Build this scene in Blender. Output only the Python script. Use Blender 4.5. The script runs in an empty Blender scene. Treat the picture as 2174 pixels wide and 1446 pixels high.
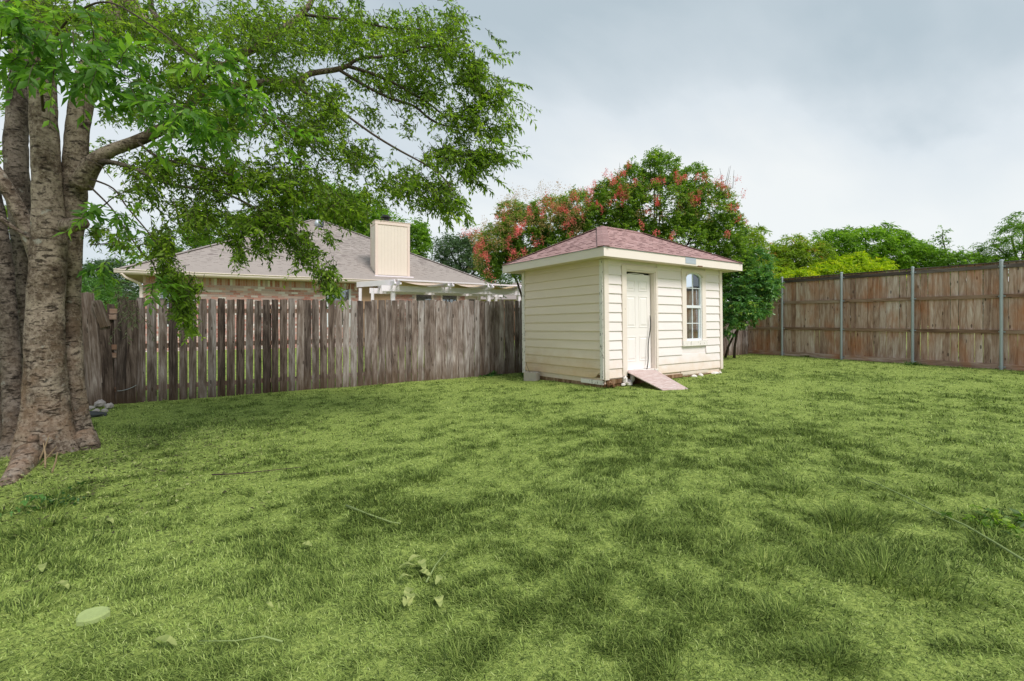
import bpy, bmesh, math, random
import numpy as np
from mathutils import Matrix, Vector
R = math.radians
sc = bpy.context.scene
col = sc.collection

# ------------------------------------------------------------------ camera
F = 1010.0; CX = 1087.0; HZ = 680.0; EYE = 1.45
cam_d = bpy.data.cameras.new('camera'); cam = bpy.data.objects.new('camera', cam_d); col.objects.link(cam)
cam.location = (0, 0, EYE); cam.rotation_euler = (R(90), 0, 0)
cam_d.sensor_width = 36; cam_d.lens = 36*F/2174; cam_d.shift_y = -43/2174
cam_d.clip_start = .05; cam_d.clip_end = 1200
sc.camera = cam

# ------------------------------------------------------------------ light
SUN_EL, SUN_AZ = 50, 139      # degrees; azimuth clockwise from +Y
w = bpy.data.worlds.new('World'); sc.world = w; w.use_nodes = True
nt = w.node_tree; nt.nodes.clear()
def wn(t, **k):
    n = nt.nodes.new(t)
    for a, b in k.items(): setattr(n, a, b)
    return n
def wm(op, a, b=None, c=None):
    n = wn('ShaderNodeMath', operation=op)
    for i, v in enumerate((a, b, c)):
        if v is None: continue
        if isinstance(v, (int, float)): n.inputs[i].default_value = v
        else: nt.links.new(v, n.inputs[i])
    return n.outputs[0]
out = wn('ShaderNodeOutputWorld'); bg = wn('ShaderNodeBackground'); bg2 = wn('ShaderNodeBackground'); mx = wn('ShaderNodeMixShader')
sky = wn('ShaderNodeTexSky', sky_type='NISHITA'); sky.sun_disc = False
sky.sun_elevation = R(SUN_EL); sky.sun_rotation = R(SUN_AZ)
nt.links.new(sky.outputs[0], bg.inputs[0]); bg.inputs[1].default_value = 0.08
tc = wn('ShaderNodeTexCoord'); sep = wn('ShaderNodeSeparateXYZ'); nt.links.new(tc.outputs['Generated'], sep.inputs[0])
zz = wm('MAXIMUM', sep.outputs[2], 0.0)
den = wm('ADD', zz, 0.30)
cx_ = wm('DIVIDE', sep.outputs[0], den); cy_ = wm('DIVIDE', sep.outputs[1], den)
# broad streaks of cloud running from lower left to upper right
ang = R(38)
ua = wm('ADD', wm('MULTIPLY', cx_, math.cos(ang)), wm('MULTIPLY', cy_, math.sin(ang)))
ub = wm('ADD', wm('MULTIPLY', cx_, -math.sin(ang)), wm('MULTIPLY', cy_, math.cos(ang)))
cmb = wn('ShaderNodeCombineXYZ'); nt.links.new(wm('MULTIPLY', ua, 0.55), cmb.inputs[0]); nt.links.new(ub, cmb.inputs[1]); cmb.inputs[2].default_value = 3.7
n1 = wn('ShaderNodeTexNoise'); n1.inputs['Scale'].default_value = 0.85; n1.inputs['Detail'].default_value = 5; n1.inputs['Roughness'].default_value = .45; n1.inputs['Distortion'].default_value = .3
nt.links.new(cmb.outputs[0], n1.inputs['Vector'])
n2 = wn('ShaderNodeTexNoise'); n2.inputs['Scale'].default_value = 4.5; n2.inputs['Detail'].default_value = 6; n2.inputs['Roughness'].default_value = .55
nt.links.new(cmb.outputs[0], n2.inputs['Vector'])
t = wm('ADD', wm('MULTIPLY', wm('SUBTRACT', n1.outputs[0], .5), 2.6), wm('MULTIPLY', wm('SUBTRACT', n2.outputs[0], .5), .35))
t = wm('ADD', t, .5)
t = wm('ADD', t, wm('MULTIPLY', wm('SUBTRACT', zz, .33), -1.25))
gg = wm('ADD', wm('ABSOLUTE', cy_), wm('MULTIPLY', cx_, .45)); gg = wm('ADD', gg, wm('MULTIPLY', wm('SUBTRACT', n2.outputs[0], .5), .35)); gg = wm('ADD', gg, wm('MULTIPLY', wm('SUBTRACT', n1.outputs[0], .5), .9))
mr = wn('ShaderNodeMapRange', interpolation_type='SMOOTHSTEP'); nt.links.new(gg, mr.inputs[0]); mr.inputs[1].default_value = 1.35; mr.inputs[2].default_value = 1.95; mr.inputs[3].default_value = -.20; mr.inputs[4].default_value = .20
t = wm('ADD', t, mr.outputs[0])
rmp = wn('ShaderNodeValToRGB'); nt.links.new(t, rmp.inputs[0])
e = rmp.color_ramp.elements
e[0].position = .0; e[0].color = (.235, .278, .305, 1)
e[1].position = 1.0; e[1].color = (.425, .440, .440, 1)
m_ = rmp.color_ramp.elements.new(.45); m_.color = (.355, .385, .405, 1)
nt.links.new(rmp.outputs[0], bg2.inputs[0]); bg2.inputs[1].default_value = 1.0
mx.inputs[0].default_value = .94
nt.links.new(bg.outputs[0], mx.inputs[1]); nt.links.new(bg2.outputs[0], mx.inputs[2]); nt.links.new(mx.outputs[0], out.inputs[0])

sd = bpy.data.lights.new('sun', 'SUN'); sun = bpy.data.objects.new('sun', sd); col.objects.link(sun)
sd.energy = 1.5; sd.angle = R(22); sd.color = (1, .95, .925)
_d = Vector((math.sin(R(SUN_AZ))*math.cos(R(SUN_EL)), math.cos(R(SUN_AZ))*math.cos(R(SUN_EL)), math.sin(R(SUN_EL))))
sun.rotation_euler = _d.to_track_quat('Z', 'Y').to_euler(); sun.location = (0, -5, 30)
sc.view_settings.view_transform = 'Standard'; sc.view_settings.look = 'None'
sc.view_settings.exposure = 1.1; sc.view_settings.gamma = 1; sc.view_settings.use_curve_mapping = False
sc.render.engine = 'CYCLES'; sc.cycles.max_bounces = 6; sc.cycles.diffuse_bounces = 3; sc.cycles.transparent_max_bounces = 8
sc.cycles.use_denoising = True

# ------------------------------------------------------------------ helpers
def U(x, y, Y):                       # a point in the place from where it is seen and its distance
    return Vector(((x-CX)/F*Y, Y, EYE+(HZ-y)/F*Y))
def props(o, label=None, cat=None, group=None, kind=None):
    if label: o['label'] = label
    if cat: o['category'] = cat
    if group: o['group'] = group
    if kind: o['kind'] = kind
    return o
def hook(o, parent):
    if parent is not None:
        o.parent = parent; o.matrix_parent_inverse = parent.matrix_basis.inverted()
def link(name, me, parent=None, M=None, **k):
    o = bpy.data.objects.new(name, me); col.objects.link(o)
    if M is not None: o.matrix_basis = M
    hook(o, parent); props(o, **k)
    return o
def thing(name, label, cat, M=None, group=None):
    o = bpy.data.objects.new(name, None); col.objects.link(o); o.empty_display_size = .2
    if M is not None: o.matrix_basis = M
    return props(o, label, cat, group)
def T(x, y, z): return Matrix.Translation((x, y, z))

class MB:
    def __init__(s): s.v = []; s.f = []; s.r = []
    def add(s, vs, fs, r=None):
        b = len(s.v); s.v += [tuple(p) for p in vs]; s.f += [tuple(i+b for i in f) for f in fs]
        s.r += [r if r is not None else 0.5]*len(fs); return s
    def hexa(s, p, r=None):           # p: 8 points, bottom ring 0-3 (ccw from above), top ring 4-7
        return s.add(p, [(3,2,1,0),(4,5,6,7),(0,1,5,4),(1,2,6,5),(2,3,7,6),(3,0,4,7)], r)
    def box(s, x0, x1, y0, y1, z0, z1, r=None):
        return s.hexa([(x0,y0,z0),(x1,y0,z0),(x1,y1,z0),(x0,y1,z0),(x0,y0,z1),(x1,y0,z1),(x1,y1,z1),(x0,y1,z1)], r)
    def bar(s, a, b, wx, wy, up=(0,0,1), r=None):   # a beam from a to b
        a = Vector(a); b = Vector(b); d = (b-a).normalized(); u = Vector(up)
        sx = d.cross(u)
        if sx.length < 1e-4: sx = Vector((1,0,0))
        sx = sx.normalized(); sy = sx.cross(d).normalized()
        sx *= wx/2; sy *= wy/2
        p = [a-sx-sy, a+sx-sy, a+sx+sy, a-sx+sy]; q = [b-sx-sy, b+sx-sy, b+sx+sy, b-sx+sy]
        return s.add(p+q, [(0,1,2,3),(7,6,5,4),(0,4,5,1),(1,5,6,2),(2,6,7,3),(3,7,4,0)], r)
    def extrude(s, prof, x0, x1, r=None):           # profile in (y,z) along x
        n = len(prof)
        vs = [(x0,y,z) for y,z in prof]+[(x1,y,z) for y,z in prof]
        fs = [tuple(range(n-1,-1,-1)), tuple(range(n,2*n))]+[(i,(i+1)%n,n+(i+1)%n,n+i) for i in range(n)]
        return s.add(vs, fs, r)
    def tube(s, pts, rad, n=8, cap=True, r=None, jit=0, rng=None):
        pts = [Vector(p) for p in pts]; rings = []; b = len(s.v); ref = Vector((0.13,0.31,1)).normalized()
        prev = None
        for i, p in enumerate(pts):
            d = (pts[min(i+1,len(pts)-1)]-pts[max(i-1,0)])
            d = d.normalized() if d.length > 1e-9 else Vector((0,0,1))
            if prev is None:
                a = d.cross(Vector((0,1,0.01)));
                if a.length < .05: a = d.cross(Vector((1,0,0)))
            else: a = prev - d*prev.dot(d)
            a.normalize(); prev = a; c = d.cross(a)
            rr = rad[i] if hasattr(rad, '__len__') else rad
            for k in range(n):
                th = 2*math.pi*k/n; q = rr*(1+(rng.uniform(-jit,jit) if jit else 0))
                s.v.append(tuple(p+a*math.cos(th)*q+c*math.sin(th)*q))
        for i in range(len(pts)-1):
            for k in range(n):
                s.f.append((b+i*n+k, b+i*n+(k+1)%n, b+(i+1)*n+(k+1)%n, b+(i+1)*n+k)); s.r.append(.5 if r is None else r)
        if cap:
            s.f.append(tuple(b+k for k in range(n-1,-1,-1))); s.r.append(.5 if r is None else r)
            e_ = b+(len(pts)-1)*n; s.f.append(tuple(e_+k for k in range(n))); s.r.append(.5 if r is None else r)
        return s
    def mesh(s, name, mat, smooth=False):
        me = bpy.data.meshes.new(name); me.from_pydata(s.v, [], s.f); me.materials.append(mat)
        if smooth: me.polygons.foreach_set('use_smooth', [True]*len(me.polygons))
        a = me.attributes.new('rnd', 'FLOAT', 'FACE'); a.data.foreach_set('value', s.r)
        me.validate(); me.update(); return me
    def build(s, name, mat, parent=None, M=None, smooth=False, **k):
        return link(name, s.mesh(name, mat, smooth), parent, M, **k)

def np_mesh(name, V, Fa, mat, rnd=None, smooth=False, extra=None):
    me = bpy.data.meshes.new(name); k = Fa.shape[1]
    me.vertices.add(len(V)); me.vertices.foreach_set('co', np.ascontiguousarray(V, dtype=np.float32).ravel())
    me.loops.add(Fa.size); me.loops.foreach_set('vertex_index', Fa.astype(np.int32).ravel())
    me.polygons.add(len(Fa)); me.polygons.foreach_set('loop_start', np.arange(0, Fa.size, k, dtype=np.int32))
    me.update(calc_edges=True); me.materials.append(mat)
    if smooth: me.polygons.foreach_set('use_smooth', np.ones(len(Fa), dtype=bool))
    if rnd is not None:
        a = me.attributes.new('rnd', 'FLOAT', 'FACE'); a.data.foreach_set('value', rnd.astype(np.float32))
    for nm, arr in (extra or {}).items():
        a = me.attributes.new(nm, 'FLOAT', 'POINT'); a.data.foreach_set('value', arr.astype(np.float32))
    me.update(); return me

_lat = np.random.RandomState(5).rand(256, 256)
def vnoise(x, y):
    xi = np.floor(x).astype(int); yi = np.floor(y).astype(int); fx = x-xi; fy = y-yi
    fx = fx*fx*(3-2*fx); fy = fy*fy*(3-2*fy)
    g = lambda a, b: _lat[a % 256, b % 256]
    return (g(xi,yi)*(1-fx)+g(xi+1,yi)*fx)*(1-fy)+(g(xi,yi+1)*(1-fx)+g(xi+1,yi+1)*fx)*fy
def fbm(x, y, o=4):
    s = 0; a = .5; t = 0
    for i in range(o):
        s = s+a*vnoise(x*2**i+17*i, y*2**i+31*i); t += a; a *= .5
    return s/t

# ------------------------------------------------------------------ materials
class NT:
    def __init__(s, name, rough=.8, spec=.3):
        s.m = bpy.data.materials.new(name); s.m.use_nodes = True; s.t = s.m.node_tree
        s.b = s.t.nodes['Principled BSDF']; s.b.inputs['Roughness'].default_value = rough
        s.b.inputs['Specular IOR Level'].default_value = spec; s._oc = None
    def n(s, t, **k):
        n = s.t.nodes.new(t)
        for a, b in k.items(): setattr(n, a, b)
        return n
    def l(s, a, b): s.t.links.new(a, b)
    def setin(s, sock, v):
        if isinstance(v, (int, float)): sock.default_value = v
        elif isinstance(v, tuple): sock.default_value = v if len(v) == 4 or sock.type != 'RGBA' else v+(1,)
        else: s.l(v, sock)
    def math(s, op, a, b=None, c=None, clamp=False):
        n = s.n('ShaderNodeMath', operation=op); n.use_clamp = clamp
        for i, v in enumerate((a, b, c)):
            if v is not None: s.setin(n.inputs[i], v)
        return n.outputs[0]
    def obj(s, scale=(1,1,1), offs=True):
        tc = s.n('ShaderNodeTexCoord'); mp = s.n('ShaderNodeMapping'); mp.inputs['Scale'].default_value = scale
        s.l(tc.outputs['Object'], mp.inputs['Vector'])
        if offs:
            oi = s.n('ShaderNodeObjectInfo'); v = s.n('ShaderNodeVectorMath', operation='SCALE'); v.inputs[0].default_value = (17.3, 29.1, 11.7)
            s.l(s.rnd(), v.inputs['Scale']); s.l(v.outputs[0], mp.inputs['Location'])
        return mp.outputs[0]
    def geo(s, scale=(1,1,1)):
        g = s.n('ShaderNodeNewGeometry'); mp = s.n('ShaderNodeMapping'); mp.inputs['Scale'].default_value = scale
        s.l(g.outputs['Position'], mp.inputs['Vector']); return mp.outputs[0]
    def rnd(s):                        # one random number per object and per piece
        oi = s.n('ShaderNodeObjectInfo'); at = s.n('ShaderNodeAttribute', attribute_name='rnd')
        return s.math('FRACT', s.math('ADD', oi.outputs['Random'], s.math('MULTIPLY', at.outputs['Fac'], 7.13)))
    def attr(s, name):
        return s.n('ShaderNodeAttribute', attribute_name=name).outputs['Fac']
    def noise(s, vec, sc, det=4, rough=.55, dist=0):
        n = s.n('ShaderNodeTexNoise'); n.inputs['Scale'].default_value = sc; n.inputs['Detail'].default_value = det
        n.inputs['Roughness'].default_value = rough; n.inputs['Distortion'].default_value = dist; s.l(vec, n.inputs['Vector']); return n.outputs[0]
    def ramp(s, f, stops):
        r = s.n('ShaderNodeValToRGB'); s.setin(r.inputs[0], f); el = r.color_ramp.elements
        el[0].position, el[0].color = stops[0][0], stops[0][1]+(1,); el[1].position, el[1].color = stops[-1][0], stops[-1][1]+(1,)
        for p, c in stops[1:-1]: q = el.new(p); q.color = c+(1,)
        return r.outputs[0]
    def mix(s, f, a, b, mode='MIX'):
        n = s.n('ShaderNodeMix', data_type='RGBA', blend_type=mode); s.setin(n.inputs[0], f); s.setin(n.inputs[6], a); s.setin(n.inputs[7], b); return n.outputs[2]
    def bump(s, h, st=.3, d=.01):
        n = s.n('ShaderNodeBump'); n.inputs['Strength'].default_value = st; n.inputs['Distance'].default_value = d
        s.l(h, n.inputs['Height']); s.l(n.outputs[0], s.b.inputs['Normal'])
    def col(s, c): s.setin(s.b.inputs['Base Color'], c); return s.m

def wood(name, stops, rust=None, stain=None, edge=False, gscale=1.0, bottom=None):
    s = NT(name, .88, .15); r = s.rnd()
    fine = s.noise(s.obj((17*gscale,17*gscale,.8)), 2.4, 6, .72, 1.1)
    broad = s.noise(s.obj((5*gscale,5*gscale,.8)), 1.6, 4, .6, 1.0)
    f = s.math('ADD', s.math('MULTIPLY', fine, 1.25), s.math('MULTIPLY', broad, 1.25))
    f = s.math('ADD', f, s.math('MULTIPLY', s.math('SUBTRACT', r, .5), .36))
    f = s.math('SUBTRACT', f, .74)
    c = s.ramp(f, stops)
    # warp of hue from board to board
    r2 = s.math('FRACT', s.math('MULTIPLY', r, 13.7))
    c = s.mix(s.math('MULTIPLY', r2, .35), c, s.mix(1, c, (1.0,.80,.66), 'MULTIPLY'))
    # knots
    kv = s.n('ShaderNodeTexVoronoi'); kv.inputs['Scale'].default_value = 1.0; s.l(s.obj((8,8,2.6)), kv.inputs['Vector'])
    k = s.math('LESS_THAN', kv.outputs['Distance'], .13)
    c = s.mix(s.math('MULTIPLY', k, .75), c, (.035,.025,.02))
    if rust:
        rn = s.noise(s.geo((1,1,.5)), 1.6, 4, .6); 
        m = s.math('MULTIPLY', s.math('SUBTRACT', rn, rust[1]), 5, clamp=True)
        c = s.mix(s.math('MULTIPLY', m, .75), c, s.mix(fine, rust[0], tuple(v*1.9 for v in rust[0])))
    if bottom:
        tc = s.n('ShaderNodeTexCoord'); sp = s.n('ShaderNodeSeparateXYZ'); s.l(tc.outputs['Object'], sp.inputs[0])
        z = s.math('ADD', sp.outputs[2], s.math('MULTIPLY', s.math('SUBTRACT', s.noise(s.obj((14,14,3)),1.5,3), .5), .9))
        m = s.math('SUBTRACT', 1.0, s.math('DIVIDE', z, .45), clamp=True)
        c = s.mix(s.math('MULTIPLY', m, .7), c, bottom)
    s.bump(s.math('ADD', fine, s.math('MULTIPLY', k, -.6)), .55, .006)
    return s.col(c)

def plain(name, c, rough=.6, var=.12, sc=3, bump=.1, spec=.3, metal=0, dirt=None):
    s = NT(name, rough, spec); s.b.inputs['Metallic'].default_value = metal
    v = s.obj((1,1,1)); n = s.noise(v, sc, 5, .6)
    cc = s.mix(n, tuple(x*(1-var) for x in c), tuple(min(1,x*(1+var)) for x in c))
    cc = s.mix(s.math('MULTIPLY', s.rnd(), .5), cc, s.mix(1, cc, (1-var,)*3, 'MULTIPLY'))
    if dirt:
        d = s.noise(s.obj((1.3,1.3,1.3)), dirt[1], 6, .7); m = s.math('MULTIPLY', s.math('SUBTRACT', d, dirt[2]), 9, clamp=True)
        cc = s.mix(s.math('MULTIPLY', m, dirt[3]), cc, dirt[0])
    s.bump(s.noise(v, sc*14, 3), bump, .004)
    return s.col(cc)

def leafmat(name, stops, trans=.4, rough=.5, tcol=(1.3,1.45,.6)):
    s = NT(name, rough, .35); a = s.attr('rnd')
    c = s.ramp(a, stops); s.setin(s.b.inputs['Base Color'], c)
    tr = s.n('ShaderNodeBsdfTranslucent'); s.l(s.mix(1, c, tcol, 'MULTIPLY'), tr.inputs[0])
    mx = s.n('ShaderNodeMixShader'); mx.inputs[0].default_value = trans
    o = s.t.nodes['Material Output']; s.l(s.b.outputs[0], mx.inputs[1]); s.l(tr.outputs[0], mx.inputs[2]); s.l(mx.outputs[0], o.inputs[0])
    return s.m

M = {}
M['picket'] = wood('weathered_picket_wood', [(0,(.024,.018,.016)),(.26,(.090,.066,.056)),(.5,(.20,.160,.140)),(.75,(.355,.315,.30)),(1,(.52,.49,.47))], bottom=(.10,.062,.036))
M['picket_dark'] = wood('dark_weathered_shaded_wood', [(0,(.016,.012,.011)),(.28,(.068,.050,.042)),(.52,(.155,.120,.103)),(.78,(.29,.25,.235)),(1,(.44,.41,.39))], bottom=(.06,.035,.02))  # left fence end: darker weathered wood, with the tree's shade in its colour
M['board'] = wood('grey_fence_board_wood', [(0,(.09,.052,.040)),(.22,(.27,.165,.125)),(.48,(.46,.31,.25)),(.75,(.64,.50,.45)),(1,(.82,.75,.72))], rust=((.33,.125,.052),.49))
M['rail'] = wood('fence_rail_wood', [(0,(.08,.045,.03)),(.4,(.27,.165,.115)),(1,(.52,.40,.33))])
M['cap'] = wood('fence_cap_wood', [(0,(.04,.03,.03)),(.4,(.12,.095,.09)),(1,(.27,.235,.23))])
M['rot'] = wood('rotten_skirt_wood', [(0,(.03,.018,.01)),(.4,(.16,.085,.04)),(1,(.42,.30,.20))])
M['galv'] = plain('galvanised_steel', (.42,.47,.50), .45, .12, 6, .05, .5, .35)
M['grey_metal'] = plain('dull_flashing', (.50,.55,.60), .4, .12, 6, .05, .5, .4)
M['cream'] = None
def paint(name, c, stain=(.55,.38,.16), lo=.0):
    s = NT(name, .62, .3); v = s.obj((1,1,1)); n = s.noise(v, 2.5, 5, .6)
    cc = s.mix(n, tuple(x*.93 for x in c), c)
    cc = s.mix(s.math('MULTIPLY', s.rnd(), .6), cc, s.mix(1, cc, (.93,.92,.89), 'MULTIPLY'))
    g = s.noise(s.obj((30,30,1.0)), 1.5, 4, .6)
    # damp stains low on the wall (true stains of the paint)
    tcn = s.n('ShaderNodeTexCoord'); sp = s.n('ShaderNodeSeparateXYZ'); s.l(tcn.outputs['Object'], sp.inputs[0])
    z = s.math('ADD', sp.outputs[2], s.math('MULTIPLY', s.math('SUBTRACT', s.noise(v, 3, 5, .6), .5), .8))
    m = s.math('MULTIPLY', s.math('SUBTRACT', lo+.55, z, clamp=True), 1.2, clamp=True)
    cc = s.mix(m, cc, stain)
    chip = s.noise(s.obj((3,3,3)), 9, 6, .7); cm = s.math('MULTIPLY', s.math('SUBTRACT', chip, .70), 30, clamp=True)
    cc = s.mix(s.math('MULTIPLY', cm, .8), cc, (.30,.24,.19))
    s.bump(s.noise(s.obj((4,4,60)), 3, 3), .12, .003)
    return s.col(cc)
M['siding'] = paint('cream_siding_paint', (.92,.84,.83), (.66,.43,.21), -.05); M['siding_side'] = paint('tan_side_siding', (.87,.73,.61), (.62,.40,.19), .12)  # left wall siding is darker and yellower than the front
M['trim'] = paint('cream_trim_paint', (.88,.78,.71), (.45,.32,.18), -.2)
s = NT('peeling_corner_paint', .7, .2); n = s.noise(s.obj((4,4,2)), 5, 6, .7); m = s.math('MULTIPLY', s.math('SUBTRACT', n, .56), 20, clamp=True)
s.bump(n, .4, .004); M['peel'] = s.col(s.mix(m, (.86,.80,.76), s.mix(s.noise(s.obj((30,30,2)),3), (.12,.095,.08), (.40,.36,.33))))
M['white'] = plain('white_paint', (.90,.83,.88), .55, .04, 4, .06, dirt=((.35,.30,.22),5,.66,.6))
M['door'] = plain('white_door_paint', (.88,.83,.80), .45, .03, 3, .04)
M['vinyl'] = plain('white_vinyl', (.78,.80,.82), .4, .03, 3, .02)
M['dark'] = plain('dark_interior', (.03,.025,.022), .9, .2, 3)
M['black'] = plain('black_metal', (.015,.015,.015), .45, .2, 8)
M['rubber'] = plain('black_rubber', (.03,.03,.03), .6, .2, 8)
s = NT('lace_curtain', .9, .1); v = s.n('ShaderNodeTexVoronoi'); v.inputs['Scale'].default_value = 55; s.l(s.obj((1,1,1)), v.inputs['Vector'])
M['lace'] = s.col(s.mix(s.math('MULTIPLY', v.outputs['Distance'], 1.5, clamp=True), (.40,.41,.43), (.86,.88,.90)))
M['brown_curtain'] = plain('brown_curtain', (.16,.085,.05), .9, .3, 6)
s = NT('window_glass', .04, .5); gl = s.n('ShaderNodeBsdfGlossy'); gl.inputs['Roughness'].default_value = .03; gl.inputs[0].default_value = (.85,.92,1,1)
tr = s.n('ShaderNodeBsdfTransparent'); tr.inputs[0].default_value = (.80,.86,.88,1); mxn = s.n('ShaderNodeMixShader'); fr = s.n('ShaderNodeFresnel'); fr.inputs[0].default_value = 1.5
s.l(s.math('ADD', fr.outputs[0], .13), mxn.inputs[0]); s.l(tr.outputs[0], mxn.inputs[1]); s.l(gl.outputs[0], mxn.inputs[2]); s.l(mxn.outputs[0], s.t.nodes['Material Output'].inputs[0]); M['glass'] = s.m

def shingle(name, stops, gran):
    s = NT(name, .93, .15); r = s.rnd()
    c = s.ramp(r, stops); g = s.noise(s.obj((1,1,1)), 260, 2, .7); g2 = s.noise(s.geo((1,1,1)), 1.2, 4, .6)
    c = s.mix(s.math('MULTIPLY', g, gran), c, s.mix(1, c, (.55,.55,.55), 'MULTIPLY'))
    c = s.mix(s.math('MULTIPLY', g2, .35), c, s.mix(1, c, (.72,.72,.75), 'MULTIPLY'))
    s.bump(g, .35, .003); return s.col(c)
M['red_shingle'] = shingle('red_asphalt_shingle', [(0,(.45,.275,.26)),(.5,(.49,.31,.29)),(.95,(.54,.35,.33)),(1,(.30,.18,.17))], .5)
M['tan_shingle'] = shingle('tan_asphalt_shingle', [(0,(.36,.315,.285)),(.5,(.40,.35,.315)),(.93,(.44,.385,.35)),(.97,(.30,.255,.235)),(1,(.26,.22,.20))], .5)
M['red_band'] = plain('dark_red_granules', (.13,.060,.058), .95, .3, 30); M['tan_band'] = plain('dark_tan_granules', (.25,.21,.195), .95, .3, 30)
s = NT('old_brick', .9, .15); r = s.rnd()
c = s.ramp(r, [(0,(.46,.19,.15)),(.25,(.60,.30,.25)),(.45,(.66,.39,.33)),(.62,(.54,.42,.40)),(.78,(.70,.50,.45)),(.9,(.78,.70,.66)),(1,(.84,.78,.74))])
n = s.noise(s.obj((1,1,3)), 9, 5, .7); n = s.math('MULTIPLY', s.math('SUBTRACT', n, .48), 5, clamp=True)
s.bump(n, .4, .004); M['brick'] = s.col(s.mix(s.math('MULTIPLY', n, .6), c, (.60,.53,.48)))
M['mortar'] = plain('pale_mortar', (.74,.63,.60), .95, .1, 6, .3)
M['beige'] = plain('beige_trim_paint', (.78,.645,.56), .6, .05, 3, .05)
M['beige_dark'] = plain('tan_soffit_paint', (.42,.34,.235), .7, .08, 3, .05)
M['chim'] = plain('beige_chimney_panel', (.78,.69,.59), .65, .05, 3, .08)
M['tanwall'] = plain('tan_panel_wall', (.50,.33,.22), .8, .12, 4, .1)
M['canvas'] = plain('tan_shade_cloth', (.60,.44,.24), .9, .1, 3, .1)
M['block'] = plain('concrete_block', (.40,.36,.31), .95, .18, 8, .5)
M['rock'] = plain('pale_rock', (.42,.38,.36), .95, .3, 7, .6)
M['stone'] = plain('flat_mossy_stone', (.36,.44,.17), .9, .25, 14, .5)
s = NT('weathered_red_plywood', .85, .2); g = s.noise(s.obj((3,22,22)), 2.2, 6, .7, .8)
s.bump(g, .2, .003); M['ply'] = s.col(s.ramp(g, [(.2,(.34,.20,.17)),(.45,(.50,.37,.34)),(.62,(.64,.55,.52)),(.85,(.74,.70,.67))]))
# bark
def bark(name, dark, mid, light, warm):
    s = NT(name, .92, .12); g = s.geo((1,1,1)); g2 = s.geo((5,5,16))
    len_ = s.noise(g2, 1.5, 6, .75, .6); big = s.noise(g, 2.6, 5, .65); fine = s.noise(g, 22, 6, .82)
    c = s.ramp(s.math('ADD', s.math('MULTIPLY', big, .5), s.math('MULTIPLY', fine, .5)), [(.34,tuple(x*.6 for x in mid)),(.45,mid),(.54,light),(.66,tuple(min(1,x*1.5) for x in light))])
    m = s.math('MULTIPLY', s.math('SUBTRACT', .435, len_), 14, clamp=True)
    c = s.mix(s.math('MULTIPLY', m, .85), c, dark)
    vo = s.n('ShaderNodeTexVoronoi'); vo.inputs['Scale'].default_value = 24; s.l(s.geo((1,1,1.6)), vo.inputs['Vector'])
    sp = s.math('LESS_THAN', vo.outputs['Distance'], .22); c = s.mix(s.math('MULTIPLY', sp, .7), c, tuple(x*.55 for x in mid))
    geo = s.n('ShaderNodeNewGeometry'); spz = s.n('ShaderNodeSeparateXYZ'); s.l(geo.outputs['Position'], spz.inputs[0])
    wz = s.math('SUBTRACT', 1.0, s.math('DIVIDE', s.math('ADD', spz.outputs[2], s.math('MULTIPLY', s.math('SUBTRACT', big, .5), 2.5)), 1.5), clamp=True)
    wz = s.math('MULTIPLY', wz, s.math('MULTIPLY', s.math('SUBTRACT', s.noise(g, 4.5, 3), .42), 6, clamp=True))
    c = s.mix(s.math('MULTIPLY', wz, .55), c, warm)
    lich = s.noise(g, 7, 4, .6); lm = s.math('MULTIPLY', s.math('SUBTRACT', lich, .64), 14, clamp=True)
    c = s.mix(s.math('MULTIPLY', lm, .55), c, (.46,.47,.42))
    h = s.math('ADD', s.math('MULTIPLY', m, -.9), s.math('ADD', s.math('MULTIPLY', fine, .8), s.math('MULTIPLY', sp, -.5)))
    s.bump(h, 1.0, .03); return s.col(c)
M['bark'] = bark('grey_brown_bark', (.045,.033,.027), (.145,.105,.078), (.36,.29,.23), (.37,.235,.15))
M['bark2'] = bark('dark_bark', (.02,.016,.014), (.085,.066,.052), (.20,.165,.135), (.16,.11,.07))
M['twig'] = plain('brown_twig', (.075,.055,.04), .9, .3, 9)
M['dry'] = plain('dry_stick', (.42,.30,.19), .9, .25, 9)
LE = {}
LE['elm'] = leafmat('tree_leaf', [(0,(.07,.13,.022)),(.35,(.165,.265,.035)),(.7,(.27,.39,.05)),(.93,(.38,.50,.065)),(1,(.50,.64,.08))], .6)
LE['elmnear'] = leafmat('near_tree_leaf', [(0,(.055,.14,.03)),(.5,(.12,.25,.045)),(.85,(.21,.37,.06)),(1,(.34,.54,.08))], .55)
LE['myrtle'] = leafmat('crape_myrtle_leaf', [(0,(.07,.14,.03)),(.4,(.16,.28,.04)),(.8,(.27,.40,.055)),(1,(.40,.52,.08))], .5)
LE['myrtle_tip'] = leafmat('crape_myrtle_seed_head', [(0,(.34,.36,.08)),(.5,(.52,.36,.14)),(1,(.68,.36,.20))], .3, .8, (1,1,1))
LE['flower'] = leafmat('crape_myrtle_flower', [(0,(.80,.08,.10)),(.5,(.95,.20,.19)),(1,(.95,.42,.33))], .35, .8, (1,1,1))
LE['bright'] = leafmat('bright_green_leaf', [(0,(.08,.16,.02)),(.5,(.18,.33,.035)),(1,(.32,.50,.05))], .5)
LE['blue'] = leafmat('dull_green_leaf', [(0,(.045,.085,.040)),(.5,(.09,.16,.07)),(1,(.17,.26,.12))], .35)
LE['yellow'] = leafmat('yellow_green_leaf', [(0,(.15,.26,.012)),(.4,(.30,.44,.018)),(.8,(.50,.58,.022)),(1,(.66,.64,.03))], .5)
LE['peach'] = leafmat('long_drooping_leaf', [(0,(.13,.20,.022)),(.5,(.25,.37,.035)),(.85,(.38,.48,.05)),(1,(.52,.24,.08))], .5)
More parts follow.
